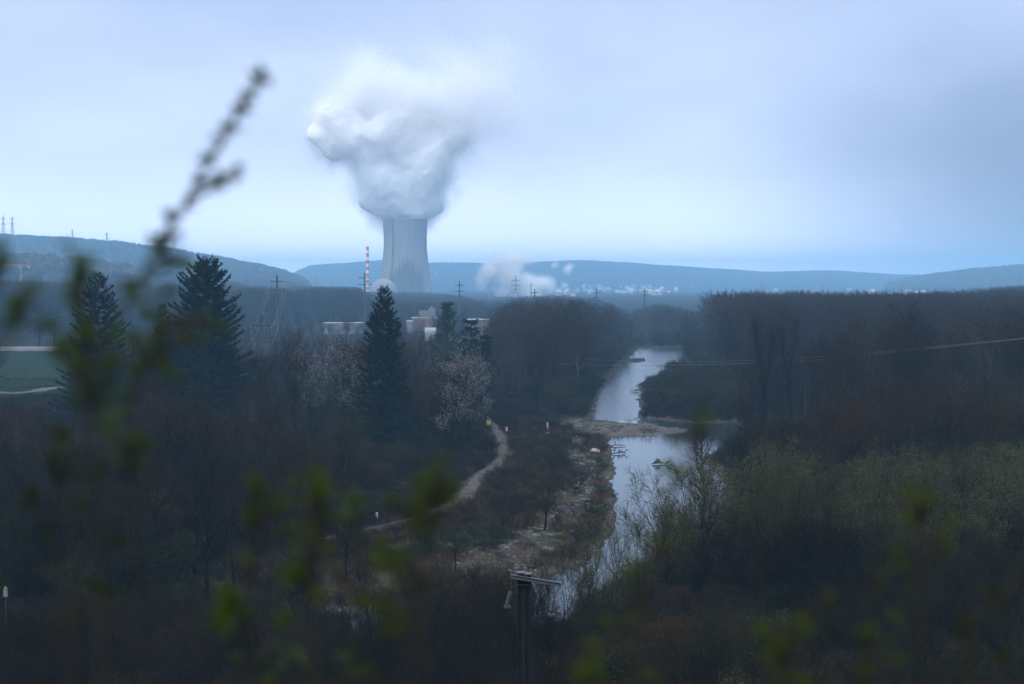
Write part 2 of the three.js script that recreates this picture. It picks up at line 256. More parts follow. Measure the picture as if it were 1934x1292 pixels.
// ---------------------------------------------------------------- power station and buildings
function hit(px, py) { for (let D = 640; D < 7400; D += 6) { const p = P(px, py, D); if (p.y <= groundH(p.x, p.z)) return p; } return P(px, py, 7000); }
{
  const D = 2500, k = D / F, cx = (766 - 967) * k * 1.0008, x0 = cx, y0 = groundH(cx, -D);
  const t = thing('cooling_tower', 'huge pale concrete cooling tower with a dark stain, steam rising from its mouth', 'cooling tower', x0, y0, -D);
  const hy = (py) => P(766, py, D).y - y0, prof = lut([[0, 60], [hy(568), 55.5], [hy(552), 51], [hy(520), 46.5], [hy(500), 43.6], [hy(485), 41.8], [hy(468), 40.4], [hy(450), 40.2], [hy(432), 40.8], [hy(414), 42]].map(([h, r]) => [h, r * k]));
  const top = hy(414), N = 384, rows = 56, p = [], uv = [], idx = [];
  const wall = (inner) => { const at = p.length / 3; for (let j = 0; j <= rows; j++) for (let i = 0; i <= N; i++) { const h = mix(7, top, j / rows), a = i / N * 2 * Math.PI, rib = inner ? -0.9 : 0.32 * Math.pow(Math.abs(Math.cos(a * 48)), 10) * sstep(1, 0.85, j / rows) + (j > rows - 2 ? 0.7 : 0), r = prof(h) + rib; p.push(Math.sin(a) * r, h, Math.cos(a) * r); uv.push(i / N, j / rows); } for (let j = 0; j < rows; j++) for (let i = 0; i < N; i++) { const q = at + j * (N + 1) + i; inner ? idx.push(q, q + N + 1, q + 1, q + 1, q + N + 1, q + N + 2) : idx.push(q, q + 1, q + N + 1, q + 1, q + N + 2, q + N + 1); } return at; };
  const a0 = wall(false), a1 = wall(true); for (let i = 0; i < N; i++) { const q = a0 + rows * (N + 1) + i, r = a1 + rows * (N + 1) + i; idx.push(q, q + 1, r, q + 1, r + 1, r); }
  const g = new THREE.BufferGeometry(); g.setAttribute('position', new THREE.Float32BufferAttribute(p, 3)); g.setAttribute('uv', new THREE.Float32BufferAttribute(uv, 2)); g.setIndex(idx); g.computeVertexNormals();
  // weathering: streaks that run down, and one big dark stain low on the side towards us (u = 0 faces the camera)
  const S = 1024, d = new Uint8Array(S * S * 4);
  for (let j = 0; j < S; j++) for (let i = 0; i < S; i++) {
    let u = i / S; const v = j / S; if (u > 0.5) u -= 1;
    const fine = tnoise(i / S * 384, v * 3, 384), mid = tnoise(i / S * 90, v * 2, 90), lift = (v % 0.035) / 0.035 < 0.12 ? 0.97 : 1;
    let c = 0.82 + 0.12 * (fine - 0.5) + 0.16 * (mid - 0.5); c *= lift;
    const edge = 0.47 + 0.22 * (tnoise(i / S * 130, 5, 130) - 0.5) - 4 * Math.pow(Math.abs(u - 0.02), 1.4), stain = sstep(edge + 0.06, edge - 0.1, v) * sstep(0.15, 0.09, Math.abs(u - 0.015) + 0.02 * (fine - 0.5));
    c *= 1 - 0.6 * stain * (0.75 + 0.3 * fine);
    const low = sstep(0.55, 0.2, v) * sstep(0.1, 0.2, Math.abs(u)); c *= 1 + 0.16 * low * (fine - 0.35);
    if (Math.abs(u + 0.082) < 0.006 + 0.004 * tnoise(v * 40, 1, 40) && v > 0.36) c *= 0.42 + 0.25 * tnoise(v * 30, 9, 30);
    d.set([c * 255, c * 252, c * 246, 255].map((q) => clamp(q, 0, 255)), (j * S + i) * 4);
  }
  const tex = new THREE.DataTexture(d, S, S); tex.wrapS = THREE.RepeatWrapping; tex.magFilter = THREE.LinearFilter; tex.minFilter = THREE.LinearMipmapLinearFilter; tex.generateMipmaps = true; tex.needsUpdate = true;
  part(t, 'shell', g, new THREE.MeshStandardMaterial({ color: rgb(0.27, 0.275, 0.285), roughness: 0.95, map: tex }));
  const cols = new MB(), leg = new MB(); for (let i = 0; i < 44; i++) { const a = i / 44 * 6.2832, b = (i + 0.5) / 44 * 6.2832, r0 = prof(0) + 1.5, r1 = prof(7) - 0.4; for (const [q, w] of [[a, b], [a + 6.2832 / 44, b]]) cols.tube([[Math.sin(q) * r0, 0, Math.cos(q) * r0], [Math.sin(w) * r1, 7.2, Math.cos(w) * r1]], [0.5, 0.5], 6); }
  part(t, 'support_columns', cols.geo(), std(0.3, 0.3, 0.3)).userData.kind = 'stuff';
  const a = -0.082 * 2 * Math.PI, lad = new MB(), rail = []; for (let j = 0; j <= 30; j++) { const h = mix(8, top, j / 30), r = prof(h) + 0.9; rail.push([Math.sin(a) * r, h, Math.cos(a) * r]); }
  for (const o of [-0.5, 0.5]) lad.tube(rail.map(([x, y, z]) => [x + o, y, z]), taper(31, 0.12, 0.12), 4); for (let j = 1; j < 31; j++) lad.box(rail[j][0], rail[j][1], rail[j][2], 1.3, 0.15, 0.15);
  part(t, 'ladder', lad.geo(), std(0.08, 0.08, 0.09));
  const basin = new THREE.CylinderGeometry(prof(0) + 5, prof(0) + 5, 2, 96); basin.translate(0, 0.6, 0); part(t, 'basin', basin, std(0.25, 0.25, 0.25));
}
{
  const D = 2480, k = D / F, x = (694.5 - 967) * k, y = groundH(x, -D), top = P(694, 466, D).y - y, step = 6.3 * k;
  const t = thing('striped_chimney', 'tall slim chimney banded red and white beside the cooling tower', 'chimney', x, y, -D), R0 = 2.35, red = std(0.5, 0.035, 0.05), wh = std(0.75, 0.75, 0.75);
  let h = top, i = 0; while (h > 0) { const b = Math.max(0, h - step), g = new THREE.CylinderGeometry(mix(R0 + 0.7, R0, h / top), mix(R0 + 0.7, R0, b / top), h - b, 20); g.translate(0, (h + b) / 2, 0); part(t, i % 2 ? 'white_band' : 'red_band', g, i % 2 ? wh : red); h = b; i++; }
  const rim = new THREE.TorusGeometry(R0 + 0.05, 0.22, 6, 20).rotateX(Math.PI / 2).translate(0, top, 0); part(t, 'rim', rim, std(0.2, 0.2, 0.2));
  for (const f of [0.36, 0.68]) part(t, 'platform', new THREE.CylinderGeometry(R0 + 1.4, R0 + 1.4, 0.35, 20).translate(0, top * f, 0), std(0.3, 0.3, 0.3));
}
{
  const D = 2420, k = D / F, x = (724 - 967) * k, y = groundH(x, -D), top = P(724, 527, D).y - y, r = 26 * k;
  const t = thing('reactor_dome', 'pale rounded reactor dome at the foot of the cooling tower', 'reactor dome', x, y, -D);
  part(t, 'dome', new THREE.SphereGeometry(r, 48, 20, 0, 6.2832, 0, Math.PI / 2).scale(1, 0.92, 1).translate(0, top - r * 0.92, 0), std(0.2, 0.2, 0.2, 0.8));
  part(t, 'drum', new THREE.CylinderGeometry(r + 0.4, r + 0.4, top - r * 0.92, 48).translate(0, (top - r * 0.92) / 2, 0), std(0.4, 0.4, 0.4));
  const ribs = new MB(); for (let i = 0; i < 24; i++) { const a = i / 24 * 6.2832, pts = []; for (let j = 0; j <= 8; j++) { const e = j / 8 * 1.5; pts.push([Math.sin(a) * Math.cos(e) * (r + 0.05), top - r * 0.92 + Math.sin(e) * r * 0.925, Math.cos(a) * Math.cos(e) * (r + 0.05)]); } ribs.tube(pts, taper(9, 0.15, 0.15), 4); }
  part(t, 'seams', ribs.geo(), std(0.42, 0.42, 0.42));
}
// a block: walls, a flat roof with an overhang, windows set in
function block(name, label, cat, px0, px1, pyTop, D, depth, wallM, roofM, o = {}) {
  const k = D / F, x0 = (px0 - 967) * k, x1 = (px1 - 967) * k, x = (x0 + x1) / 2, y = groundH(x, -D) - 0.5, h = P((px0 + px1) / 2, pyTop, D).y - y, w = x1 - x0, t = thing(name, label, cat, x, y, -D);
  part(t, 'wall', new THREE.BoxGeometry(w, h - 0.4, depth).translate(0, (h - 0.4) / 2, -depth / 2), wallM);
  part(t, 'roof', new THREE.BoxGeometry(w + 0.8, 0.4, depth + 0.8).translate(0, h - 0.2, -depth / 2), roofM);
  for (const [a, b, c, e, m] of o.windows ?? []) part(t, 'window', new THREE.BoxGeometry(w * (b - a), h * (e - c), 0.2).translate(w * ((a + b) / 2 - 0.5), h * (c + e) / 2, 0.02), m ?? std(0.05, 0.06, 0.07, 0.2));
  for (const [n, a, b, hh, dz, m] of o.top ?? []) part(t, n, new THREE.BoxGeometry(w * (b - a), hh, depth * 0.5).translate(w * ((a + b) / 2 - 0.5), h + hh / 2, -depth / 2 + dz), m);
  return t;
}
const white = std(0.17, 0.175, 0.185), greyW = std(0.12, 0.127, 0.135), brownW = std(0.14, 0.09, 0.075), roofG = std(0.2, 0.2, 0.21), slate = std(0.05, 0.075, 0.09);
block('turbine_hall', 'long dark low hall in front of the cooling tower base', 'industrial hall', 752, 842, 554, 2300, 45, slate, std(0.1, 0.13, 0.15), { windows: [[0.02, 0.98, 0.72, 0.8, std(0.22, 0.25, 0.27)]], top: [['roof_vent', 0.1, 0.16, 2, 0, greyW], ['roof_vent', 0.6, 0.7, 2.5, 0, greyW]] });
block('service_building', 'small white building between dome and dark hall', 'building', 742, 757, 553, 2280, 20, white, roofG);
block('factory_building', 'reddish brown industrial building with overhanging pale roof beside the middle spruce', 'factory', 777, 823, 600, 850, 18, brownW, std(0.22, 0.23, 0.24), { windows: [[0.05, 0.95, 0.88, 0.93, std(0.25, 0.2, 0.18)]], top: [['upper_storey', 0.28, 0.66, 4, 0, greyW], ['stair_tower', 0.68, 0.93, 5.6, 0, std(0.15, 0.155, 0.165)], ['chimney_pipe', 0.78, 0.81, 7, 0, white]] });
block('white_hall', 'long low pale hall left of the middle spruce', 'industrial hall', 608, 682, 610, 800, 16, std(0.13, 0.12, 0.115), roofG, { windows: [[0.01, 0.15, 0.08, 0.92, std(0.22, 0.23, 0.25)], [0.46, 0.6, 0.1, 0.9, std(0.2, 0.21, 0.22)]] });
block('flat_roofed_shed', 'low flat roofed shed with pale roof right of the dark pines', 'shed', 884, 922, 603, 700, 10, std(0.1, 0.1, 0.1), std(0.3, 0.31, 0.32));
block('storage_shed', 'small white shed left of the reddish brown factory', 'shed', 768, 777, 606, 820, 8, white, std(0.4, 0.4, 0.42));
{ // white arched shelter
  const D = 700, k = D / F, x = (813 - 967) * k, y = groundH(x, -D), t = thing('arched_tent', 'white arched storage tent in front of the reddish brown factory', 'tent', x, y, -D), g = new THREE.CylinderGeometry(3.2, 3.2, 9, 20, 1, false, 0, Math.PI).rotateZ(Math.PI / 2).rotateX(0).scale(1, 1, 1);
  const s = new THREE.Shape(); s.moveTo(-3, 0); s.lineTo(-3, 3.6); s.absarc(0, 3.6, 3, Math.PI, 0, true); s.lineTo(3, 0); const e = new THREE.ExtrudeGeometry(s, { depth: 5.4, bevelEnabled: false, curveSegments: 10 }).rotateY(Math.PI / 2).translate(-2.7, 0, 0); part(t, 'cover', e, std(0.22, 0.23, 0.245)); part(t, 'end_frame', new THREE.BoxGeometry(0.15, 3.6, 5.6).translate(2.75, 1.8, 0), greyW);
}
// village on the far slope: each house with walls and a gabled roof
{
  const R = rng(77), walls = [std(0.5, 0.5, 0.5), std(0.4, 0.4, 0.38), std(0.33, 0.33, 0.33)], roofs = [std(0.14, 0.11, 0.1), std(0.4, 0.41, 0.42), std(0.3, 0.28, 0.27)];
  const wallG = new THREE.BoxGeometry(1, 1, 1).translate(0, 0.5, 0), rs = new THREE.Shape(); rs.moveTo(-0.56, 0); rs.lineTo(0.56, 0); rs.lineTo(0, 0.42); rs.closePath(); const roofGeo = new THREE.ExtrudeGeometry(rs, { depth: 1.06, bevelEnabled: false }).translate(0, 1, -0.53);
  const winG = new THREE.BoxGeometry(0.16, 0.22, 0.03);
  const towns = [['white house of the small village high on the slope right of the cooling tower', 'houses right of the cooling tower', 16, 816, 868, 515, 524], ['pale house of the village at the foot of the far slope, right of the steam', 'houses of the far village', 46, 1088, 1290, 542, 557], ['pale building among the drifting steam beyond the plain', 'buildings in the steam', 14, 930, 1085, 548, 562], ['pale farmhouse at the foot of the far right slope', 'farmhouses on the far right', 12, 1330, 1760, 550, 562]];
  for (const [label, group, n, a, b, c, e] of towns) for (let i = 0; i < n; i++) {
    const px = mix(a, b, R()), py = mix(c, e, R()) + (group.includes('far village') ? (px - 1180) * 0.02 : 0), p = hit(px, py), s = (8 + 6 * R()) * (0.7 + 0.3 * p.length() / 6000), t = thing('village_house', label, 'house', p.x, p.y - 0.3, p.z, group);
    t.scale.set(s * 1.25, s * 0.75, s); t.rotation.y = R() * 3; part(t, 'wall', wallG, walls[i % 3]); part(t, 'roof', roofGeo, roofs[(i * 7) % 3]);
    for (const u of [-0.25, 0.25]) { const w = part(t, 'window', winG, std(0.06, 0.07, 0.08, 0.3)); w.position.set(u, 0.55, 0.5); }
  }
}
// ---------------------------------------------------------------- masts, pylons, wires
const concrete = std(0.035, 0.032, 0.032), steelG = std(0.2, 0.21, 0.22, 0.6);
function mastAt(px, D, pyTop, arms, thick, label) {
  const [x, z] = spot(px, D), y = groundH(x, z) - 0.5, k = D / F, top = P(px, pyTop, D).y - y, t = thing('power_pole', label, 'power pole', x, y, z); t.rotation.y = 0.25;
  part(t, 'pole', new THREE.CylinderGeometry(thick * 0.9, thick * 1.5, top, 12).translate(0, top / 2, 0), concrete);
  for (const [py, half] of arms) { const h = P(px, py, D).y - y, w = half * k, m = new MB(); m.tube([[-w, h + 0.25, 0], [0, h, 0], [w, h + 0.25, 0]], [0.2, 0.36, 0.2], 6); part(t, 'cross_arm', m.geo(), concrete); const ins = new MB(); for (const s of [-1, -0.55, 0.55, 1]) { ins.tube([[w * s * 0.97, h + 0.2, 0], [w * s * 0.97, h - 1.1, 0]], [0.09, 0.09], 6); } part(t, 'insulators', ins.geo(), std(0.15, 0.13, 0.12, 0.4)).userData.kind = 'stuff'; }
  return t;
}
const poleList = [
  [524, 700, 520, [[532, 13], [547, 17], [563, 14]], 0.55, 'tall dark power pole with three cross arms, standing right of the broad spruce'],
  [494, 430, 594, [[615, 20], [645, 22]], 0.42, 'nearest thick power pole, left of the tall three armed pole'],
  [513, 880, 571, [[571, 15], [591, 17], [606, 12]], 0.4, 'lower power pole between the thick pole and the tall three armed pole'],
  [689, 1000, 515, [[525, 12], [538, 14], [552, 11]], 0.5, 'power pole in front of the striped chimney'],
  [868, 1000, 531, [[539, 9], [550, 11], [562, 10]], 0.48, 'power pole with three cross arms right of the cooling tower'],
  [1010, 1150, 546, [[553, 8], [563, 11]], 0.5, 'power pole in front of the drifting steam'],
  [1126, 1150, 544, [[553, 7], [562, 8]], 0.42, 'power pole in front of the far village'],
  [1217, 1150, 546, [[551, 7], [559, 7]], 0.5, 'power pole above the far end of the river'],
  [822, 880, 566, [[569, 3]], 0.2, 'thin bare pole beside the open pine'],
];
const poles = poleList.map((a) => mastAt(...a));
function pylon(px, D, pyTop, pyBase, armsF, label) {
  const [x] = spot(px, D), z = -D, y = pyBase ? Math.min(groundH(x, z), P(px, pyBase, D).y) : groundH(x, z), top = P(px, pyTop, D).y - y, t = thing('lattice_pylon', label, 'pylon', x, y, z), r = 0.2 + D * 0.00007, w0 = top * 0.075, m = new MB(), br = new MB();
  for (const [a, b] of [[1, 1], [1, -1], [-1, 1], [-1, -1]]) m.tube([[a * w0, 0, b * w0], [a * w0 * 0.4, top * 0.55, b * w0 * 0.4], [a * 0.25, top, b * 0.25]], [r * 1.2, r, r * 0.7], 4);
  for (let i = 0; i < 9; i++) { const f = (u) => (u < 0.55 ? mix(w0, w0 * 0.4, u / 0.55) : mix(w0 * 0.4, 0.25, (u - 0.55) / 0.45)), u = i / 9, v = (i + 1) / 9, s = i % 2 ? 1 : -1; for (const q of [1, -1]) { br.tube([[s * f(u), top * u, q * f(u)], [-s * f(v), top * v, q * f(v)]], [r * 0.7, r * 0.7], 3); br.tube([[q * f(u), top * u, s * f(u)], [q * f(v), top * v, -s * f(v)]], [r * 0.7, r * 0.7], 3); } }
  part(t, 'legs', m.geo(), steelG).userData.kind = 'stuff'; part(t, 'bracing', br.geo(), steelG).userData.kind = 'stuff';
  for (const [u, w] of armsF) { const a = new MB(), h = top * u; a.tube([[-w * top, h, 0], [0, h + 0.5, 0.3], [w * top, h, 0]], [r * 0.8, r * 1.3, r * 0.8], 4); a.tube([[-w * top, h, 0], [0, h + top * 0.05, 0], [w * top, h, 0]], [r * 0.6, r * 0.8, r * 0.6], 4); part(t, 'cross_arm', a.geo(), steelG); }
}
pylon(974, 1900, 519, 0, [[0.78, 0.16], [0.6, 0.2], [0.45, 0.17]], 'lattice pylon standing in the drifting steam');
pylon(925, 2100, 531, 0, [[0.85, 0.12], [0.65, 0.16]], 'lattice pylon at the left edge of the drifting steam');
pylon(1003, 2200, 534, 0, [[0.85, 0.1]], 'faint lattice pylon at the right of the drifting steam');
pylon(1436, 1900, 536, 0, [[0.85, 0.16], [0.6, 0.2]], 'hazy lattice pylon above the right wood, left of two');
pylon(1553, 2200, 534, 0, [[0.85, 0.14], [0.6, 0.18]], 'hazy lattice pylon above the right wood, right of two');
pylon(595, 2300, 518, 0, [[0.84, 0.18], [0.62, 0.22]], 'faint lattice pylon in the gap between the two ridges');
pylon(626, 2350, 528, 0, [[0.8, 0.12]], 'small faint pylon left of the striped chimney');
pylon(8, 3600, 406, 447, [[0.85, 0.1], [0.65, 0.13]], 'pylon on the left ridge, leftmost of the pair');
pylon(25, 3600, 408, 447, [[0.88, 0.12], [0.7, 0.15]], 'pylon on the left ridge, right one of the pair');
pylon(138, 3600, 433, 452, [[0.85, 0.1]], 'small pylon on the left ridge between the pair and the next');
pylon(203, 3600, 438, 458, [[0.85, 0.14], [0.6, 0.16]], 'pylon on the left ridge above the leftmost spruce');
pylon(330, 3600, 453, 472, [[0.85, 0.1]], 'small pylon on the left ridge behind the blurred twig');
function wire(label, list, r, group, mat) {
  const pts = list.map(([px, py, D]) => P(px, py, D)), c = new THREE.CatmullRomCurve3(pts), o = tag(new THREE.Mesh(new THREE.TubeGeometry(c, 60, r, 5), mat), label, 'cable', group); o.name = numbered('power_cable'); scene.add(o);
}
const wireM = std(0.1, 0.105, 0.115, 0.4, { metalness: 0.4 }), wireD = matte(0.012, 0.012, 0.013);
wire('pale power cable spanning the river in front of the right wood, upper of two', [[880, 664, 420], [1000, 673, 390], [1200, 682, 340], [1350, 683, 310], [1530, 675, 280], [1700, 661, 255], [1960, 636, 230]], 0.025, null, wireM);
wire('pale power cable spanning the river in front of the right wood, lower of two', [[880, 678, 420], [1000, 685, 390], [1180, 690, 345], [1350, 688, 310], [1530, 681, 280], [1700, 664, 255], [1960, 637, 231]], 0.032, null, wireM);
wire('sagging pale cable left of the leftmost spruce', [[30, 640, 480], [55, 622, 490], [85, 604, 500], [115, 594, 510], [160, 588, 520]], 0.04, null, wireM);
for (const [dx, dy, e] of [[-13, 532, 563], [13, 532, 563], [-17, 547, 574], [17, 547, 574]]) wire('thin cable from the tall three armed pole to the lower pole behind', [[524 + dx, dy + 3, 700], [518 + dx * 0.95, (dy + e) / 2 + 12, 790], [513 + dx * 0.9, e + 9, 880]], 0.025, 'cables of the pole line', wireM);
for (const [dx, a, b] of [[-18, 618, 532], [18, 618, 534], [-20, 648, 549], [20, 648, 551]]) wire('thin cable from the thick near pole to the tall three armed pole', [[494 + dx, a, 430], [507 + dx * 0.9, mix(a, b, 0.45) + 14, 560], [524 + dx * 0.75, b, 700]], 0.025, 'cables of the near poles', wireM);
{ // tower crane
  const D = 1500, k = D / F, [x] = spot(40, D), y = groundH(x, -D), top = P(40, 503, D).y - y, t = thing('tower_crane', 'hazy orange tower crane in front of the left ridge', 'crane', x, y, -D), org = std(0.45, 0.2, 0.04), m = new MB();
  for (const a of [-0.7, 0.7]) for (const b of [-0.7, 0.7]) m.tube([[a, 0, b], [a, top, b]], [0.16, 0.16], 4); for (let h = 0; h < top; h += 2.5) { m.tube([[-0.7, h, 0.7], [0.7, h + 2.5, 0.7]], [0.1, 0.1], 3); m.tube([[0.7, h, -0.7], [-0.7, h + 2.5, -0.7]], [0.1, 0.1], 3); } part(t, 'mast', m.geo(), org);
  const j = new MB(), L0 = -46 * k, L1 = 18 * k; for (const [dy, dz] of [[0, 0.5], [0, -0.5], [1.2, 0]]) j.tube([[L0, top + dy + 0.9, dz], [L1, top + dy, dz]], [0.16, 0.16], 4); for (let q = L0; q < L1; q += 2) j.tube([[q, top + 0.6, 0.5], [q + 1, top + 1.8, 0], [q + 2, top + 0.6, -0.5]], [0.09, 0.09, 0.09], 3); part(t, 'jib', j.geo(), org);
  part(t, 'counterweight', new THREE.BoxGeometry(2.6, 2.4, 1.4).translate(L1 - 1.5, top - 0.7, 0), std(0.25, 0.22, 0.2)); part(t, 'cab', new THREE.BoxGeometry(1.4, 1.8, 1.4).translate(-1.3, top - 1.2, 0.6), std(0.3, 0.2, 0.1)); part(t, 'apex', new THREE.ConeGeometry(0.6, 4, 4).translate(0, top + 3, 0), org);
}
// ---------------------------------------------------------------- steam
{
  const R = rng(404), S = rng(405);
  const drop = (n, spread, r) => { const m = new MB(); for (let k = 0; k < n; k++) { const d = randDir(S), q = spread * Math.cbrt(S()), e = randDir(S), f = perp(e, S() * 6.28), w = [e[1] * f[2] - e[2] * f[1], e[2] * f[0] - e[0] * f[2], e[0] * f[1] - e[1] * f[0]], at = m.p.length / 3, s = r * (0.6 + 0.8 * S()); for (let i = 0; i < 3; i++) { const c = Math.cos(i * 2.094) * s, g = Math.sin(i * 2.094) * s; m.v(d[0] * q + f[0] * c + w[0] * g, d[1] * q + f[1] * c + w[1] * g, d[2] * q + f[2] * c + w[2] * g, ...e); } m.i.push(at, at + 1, at + 2); } return m.geo(); };
  const steamM = new THREE.MeshPhysicalMaterial({ color: rgb(0.94, 0.945, 0.955), roughness: 1, transmission: 0.45, thickness: 0, specularIntensity: 0, side: THREE.DoubleSide });
  const steamCore = new THREE.MeshPhysicalMaterial({ color: rgb(0.86, 0.87, 0.885), roughness: 1, specularIntensity: 0 });
  function steam(into, name, D, puffs, n, clump, drift, cut = [0.3, 0.52]) {
    const subs = []; let total = 0;
    for (const [px, py, r, w = 1] of puffs) {
      const k = D / F, c = P(px, py, D), Rm = r * k * 0.72, oz = (R() - 0.5) * Rm * 0.8;
      subs.push([c.x, c.y, c.z + oz, Rm, w, 1]); total += Rm * Rm * Rm * w;
      for (let i = 0; i < 16; i++) { const d = randDir(R); d[1] = d[1] * 0.9 + 0.1; const q = Rm * (0.38 + 0.2 * R()); subs.push([c.x + d[0] * Rm * 0.8, c.y + d[1] * Rm * 0.8, c.z + oz + d[2] * Rm * 0.8, q, w]); total += q * q * q * w; }
    }
    const mats = []; const q = new THREE.Object3D();
    for (const [x, y, z, r, w] of subs) {
      let m = Math.round(n * r * r * r * w / total);
      for (let i = 0; i < m; i++) {
        const d = randDir(R), rho = Math.cbrt(R()); if (R() > Math.pow(1 - rho * rho, 0.55)) continue;
        const X = x + d[0] * rho * r, Y = y + d[1] * rho * r, Z = z + d[2] * rho * r, f = fbm3(X * drift, Y * drift, Z * drift, 4); if (R() > sstep(...cut, f)) continue;
        q.position.set(X, Y, Z); q.rotation.set(R() * 6, R() * 6, R() * 6); q.scale.setScalar(0.7 + 0.6 * R()); q.updateMatrix(); mats.push(...q.matrix.elements);
      }
    }
    const im = new THREE.InstancedMesh(clump, steamM, mats.length / 16); im.instanceMatrix.array.set(mats); im.name = name; im.castShadow = im.receiveShadow = true; im.userData.kind = 'stuff'; into.add(im);
  }
  // a billowing body: the level surface of a field of puffs roughened by noise, wrapped in loose droplets that thin outwards
  function billows(into, D, puffs, cell, n, clump, scale = 1, reach = 0.34, amp = 1) {
    const k = D / F, ps = puffs.map(([px, py, r, w = 1]) => { const c = P(px, py, D); return [c.x, c.y, c.z + (R() - 0.5) * r * k * 0.9, r * k, w]; }), lo = [1e9, 1e9, 1e9], hi = [-1e9, -1e9, -1e9];
    for (const p of ps) for (let a = 0; a < 3; a++) { lo[a] = Math.min(lo[a], p[a] - p[3] * 1.5); hi[a] = Math.max(hi[a], p[a] + p[3] * 1.5); }
    const raw = (x, y, z) => { let f = 0; for (const p of ps) { const dx = x - p[0], dy = y - p[1], dz = z - p[2], d = (dx * dx + dy * dy + dz * dz) / (p[3] * p[3]); if (d < 2.4) f += p[4] * Math.exp(-2.3 * d); } return Math.min(f, 1.3) - 0.5; };
    const field = (x, y, z) => { const f = raw(x, y, z); return Math.abs(f) > 0.85 || f < -0.49 ? f : f + amp * (0.8 * (fbm3(x * 0.03 * scale, y * 0.03 * scale, z * 0.03 * scale, 3) - 0.5) + 0.36 * (fbm3(x * 0.1 * scale, y * 0.1 * scale + 9, z * 0.1 * scale, 3) - 0.5)); };
    const dim = [0, 1, 2].map((a) => Math.ceil((hi[a] - lo[a]) / cell) + 1), [nx, ny, nz] = dim, V = new Float32Array(nx * ny * nz), id = (i, j, l) => (l * ny + j) * nx + i;
    for (let l = 0; l < nz; l++) for (let j = 0; j < ny; j++) for (let i = 0; i < nx; i++) V[id(i, j, l)] = field(lo[0] + i * cell, lo[1] + j * cell, lo[2] + l * cell) - 0.1;
    const at = new Int32Array(V.length).fill(-1), p = [], idx = [];
    for (let l = 0; l < nz - 1; l++) for (let j = 0; j < ny - 1; j++) for (let i = 0; i < nx - 1; i++) {
      let c = 0, sx = 0, sy = 0, sz = 0; for (let e = 0; e < 12; e++) { const ax = e >> 2, u = e & 1, v = (e >> 1) & 1, A = [0, 0, 0], B = [0, 0, 0]; A[(ax + 1) % 3] = B[(ax + 1) % 3] = u; A[(ax + 2) % 3] = B[(ax + 2) % 3] = v; B[ax] = 1; const a = V[id(i + A[0], j + A[1], l + A[2])], b = V[id(i + B[0], j + B[1], l + B[2])]; if (a > 0 !== b > 0) { const t = a / (a - b); sx += A[0] + (B[0] - A[0]) * t; sy += A[1] + (B[1] - A[1]) * t; sz += A[2] + (B[2] - A[2]) * t; c++; } }
      if (c) { at[id(i, j, l)] = p.length / 3; p.push(lo[0] + (i + sx / c) * cell, lo[1] + (j + sy / c) * cell, lo[2] + (l + sz / c) * cell); }
    }
    for (let l = 1; l < nz - 1; l++) for (let j = 1; j < ny - 1; j++) for (let i = 1; i < nx - 1; i++) for (let ax = 0; ax < 3; ax++) {
      const s = [+(ax === 0), +(ax === 1), +(ax === 2)], a = V[id(i, j, l)] > 0, b = V[id(i + s[0], j + s[1], l + s[2])] > 0; if (a === b) continue;
      const u = [+(ax === 2), +(ax === 0), +(ax === 1)], w = [+(ax === 1), +(ax === 2), +(ax === 0)], q = (m, n2) => at[id(i - u[0] * m - w[0] * n2, j - u[1] * m - w[1] * n2, l - u[2] * m - w[2] * n2)], q0 = q(0, 0), q1 = q(1, 0), q2 = q(1, 1), q3 = q(0, 1); if (Math.min(q0, q1, q2, q3) < 0) continue;
      if (a) idx.push(q0, q1, q2, q0, q2, q3); else idx.push(q0, q2, q1, q0, q3, q2);
    }
    const g = new THREE.BufferGeometry(); g.setAttribute('position', new THREE.Float32BufferAttribute(p, 3)); g.setIndex(idx); g.computeVertexNormals(); part(into, 'billow_body', g, steamCore);
    const mats = [], q = new THREE.Object3D();
    for (let t = 0; t < n * 40 && mats.length < n * 16; t++) {
      const x = mix(lo[0], hi[0], R()), y = mix(lo[1], hi[1], R()), z = mix(lo[2], hi[2], R()), f = field(x, y, z); if (f > 0.16 || f < -reach || R() > Math.pow((f + reach) / (reach + 0.1), 1.5)) continue;
      q.position.set(x, y, z); q.rotation.set(R() * 6, R() * 6, R() * 6); q.scale.setScalar(0.7 + 0.6 * R()); q.updateMatrix(); mats.push(...q.matrix.elements);
    }
    const im = new THREE.InstancedMesh(clump, steamM, mats.length / 16); im.instanceMatrix.array.set(mats); im.name = 'billow_droplets'; im.userData.kind = 'stuff'; im.castShadow = im.receiveShadow = true; into.add(im);
  }
  const cloud = (label) => { const t = new THREE.Group(); t.name = numbered('steam_cloud'); scene.add(t); return tag(t, label, 'steam cloud'); };
  {
    const t = cloud('big white steam cloud billowing from the mouth of the cooling tower');
    billows(t, 2500, [[748, 409, 22], [784, 408, 22], [766, 404, 34], [799, 396, 32], [732, 394, 34], [706, 386, 32], [690, 380, 22, 0.9], [822, 391, 22, 0.9], [765, 372, 54], [806, 362, 46], [718, 356, 48], [765, 332, 62], [814, 322, 52], [708, 318, 54], [770, 284, 68], [692, 272, 58], [828, 272, 54, 0.9], [645, 262, 46], [742, 242, 62], [652, 228, 50], [614, 218, 38, 0.9], [606, 262, 30, 0.9], [590, 252, 20, 0.8], [800, 232, 60, 0.8], [864, 252, 44, 0.7], [628, 292, 26, 0.7]], 3.4, 27000, drop(52, 9, 0.3), 1.05, 0.46, 0.88);
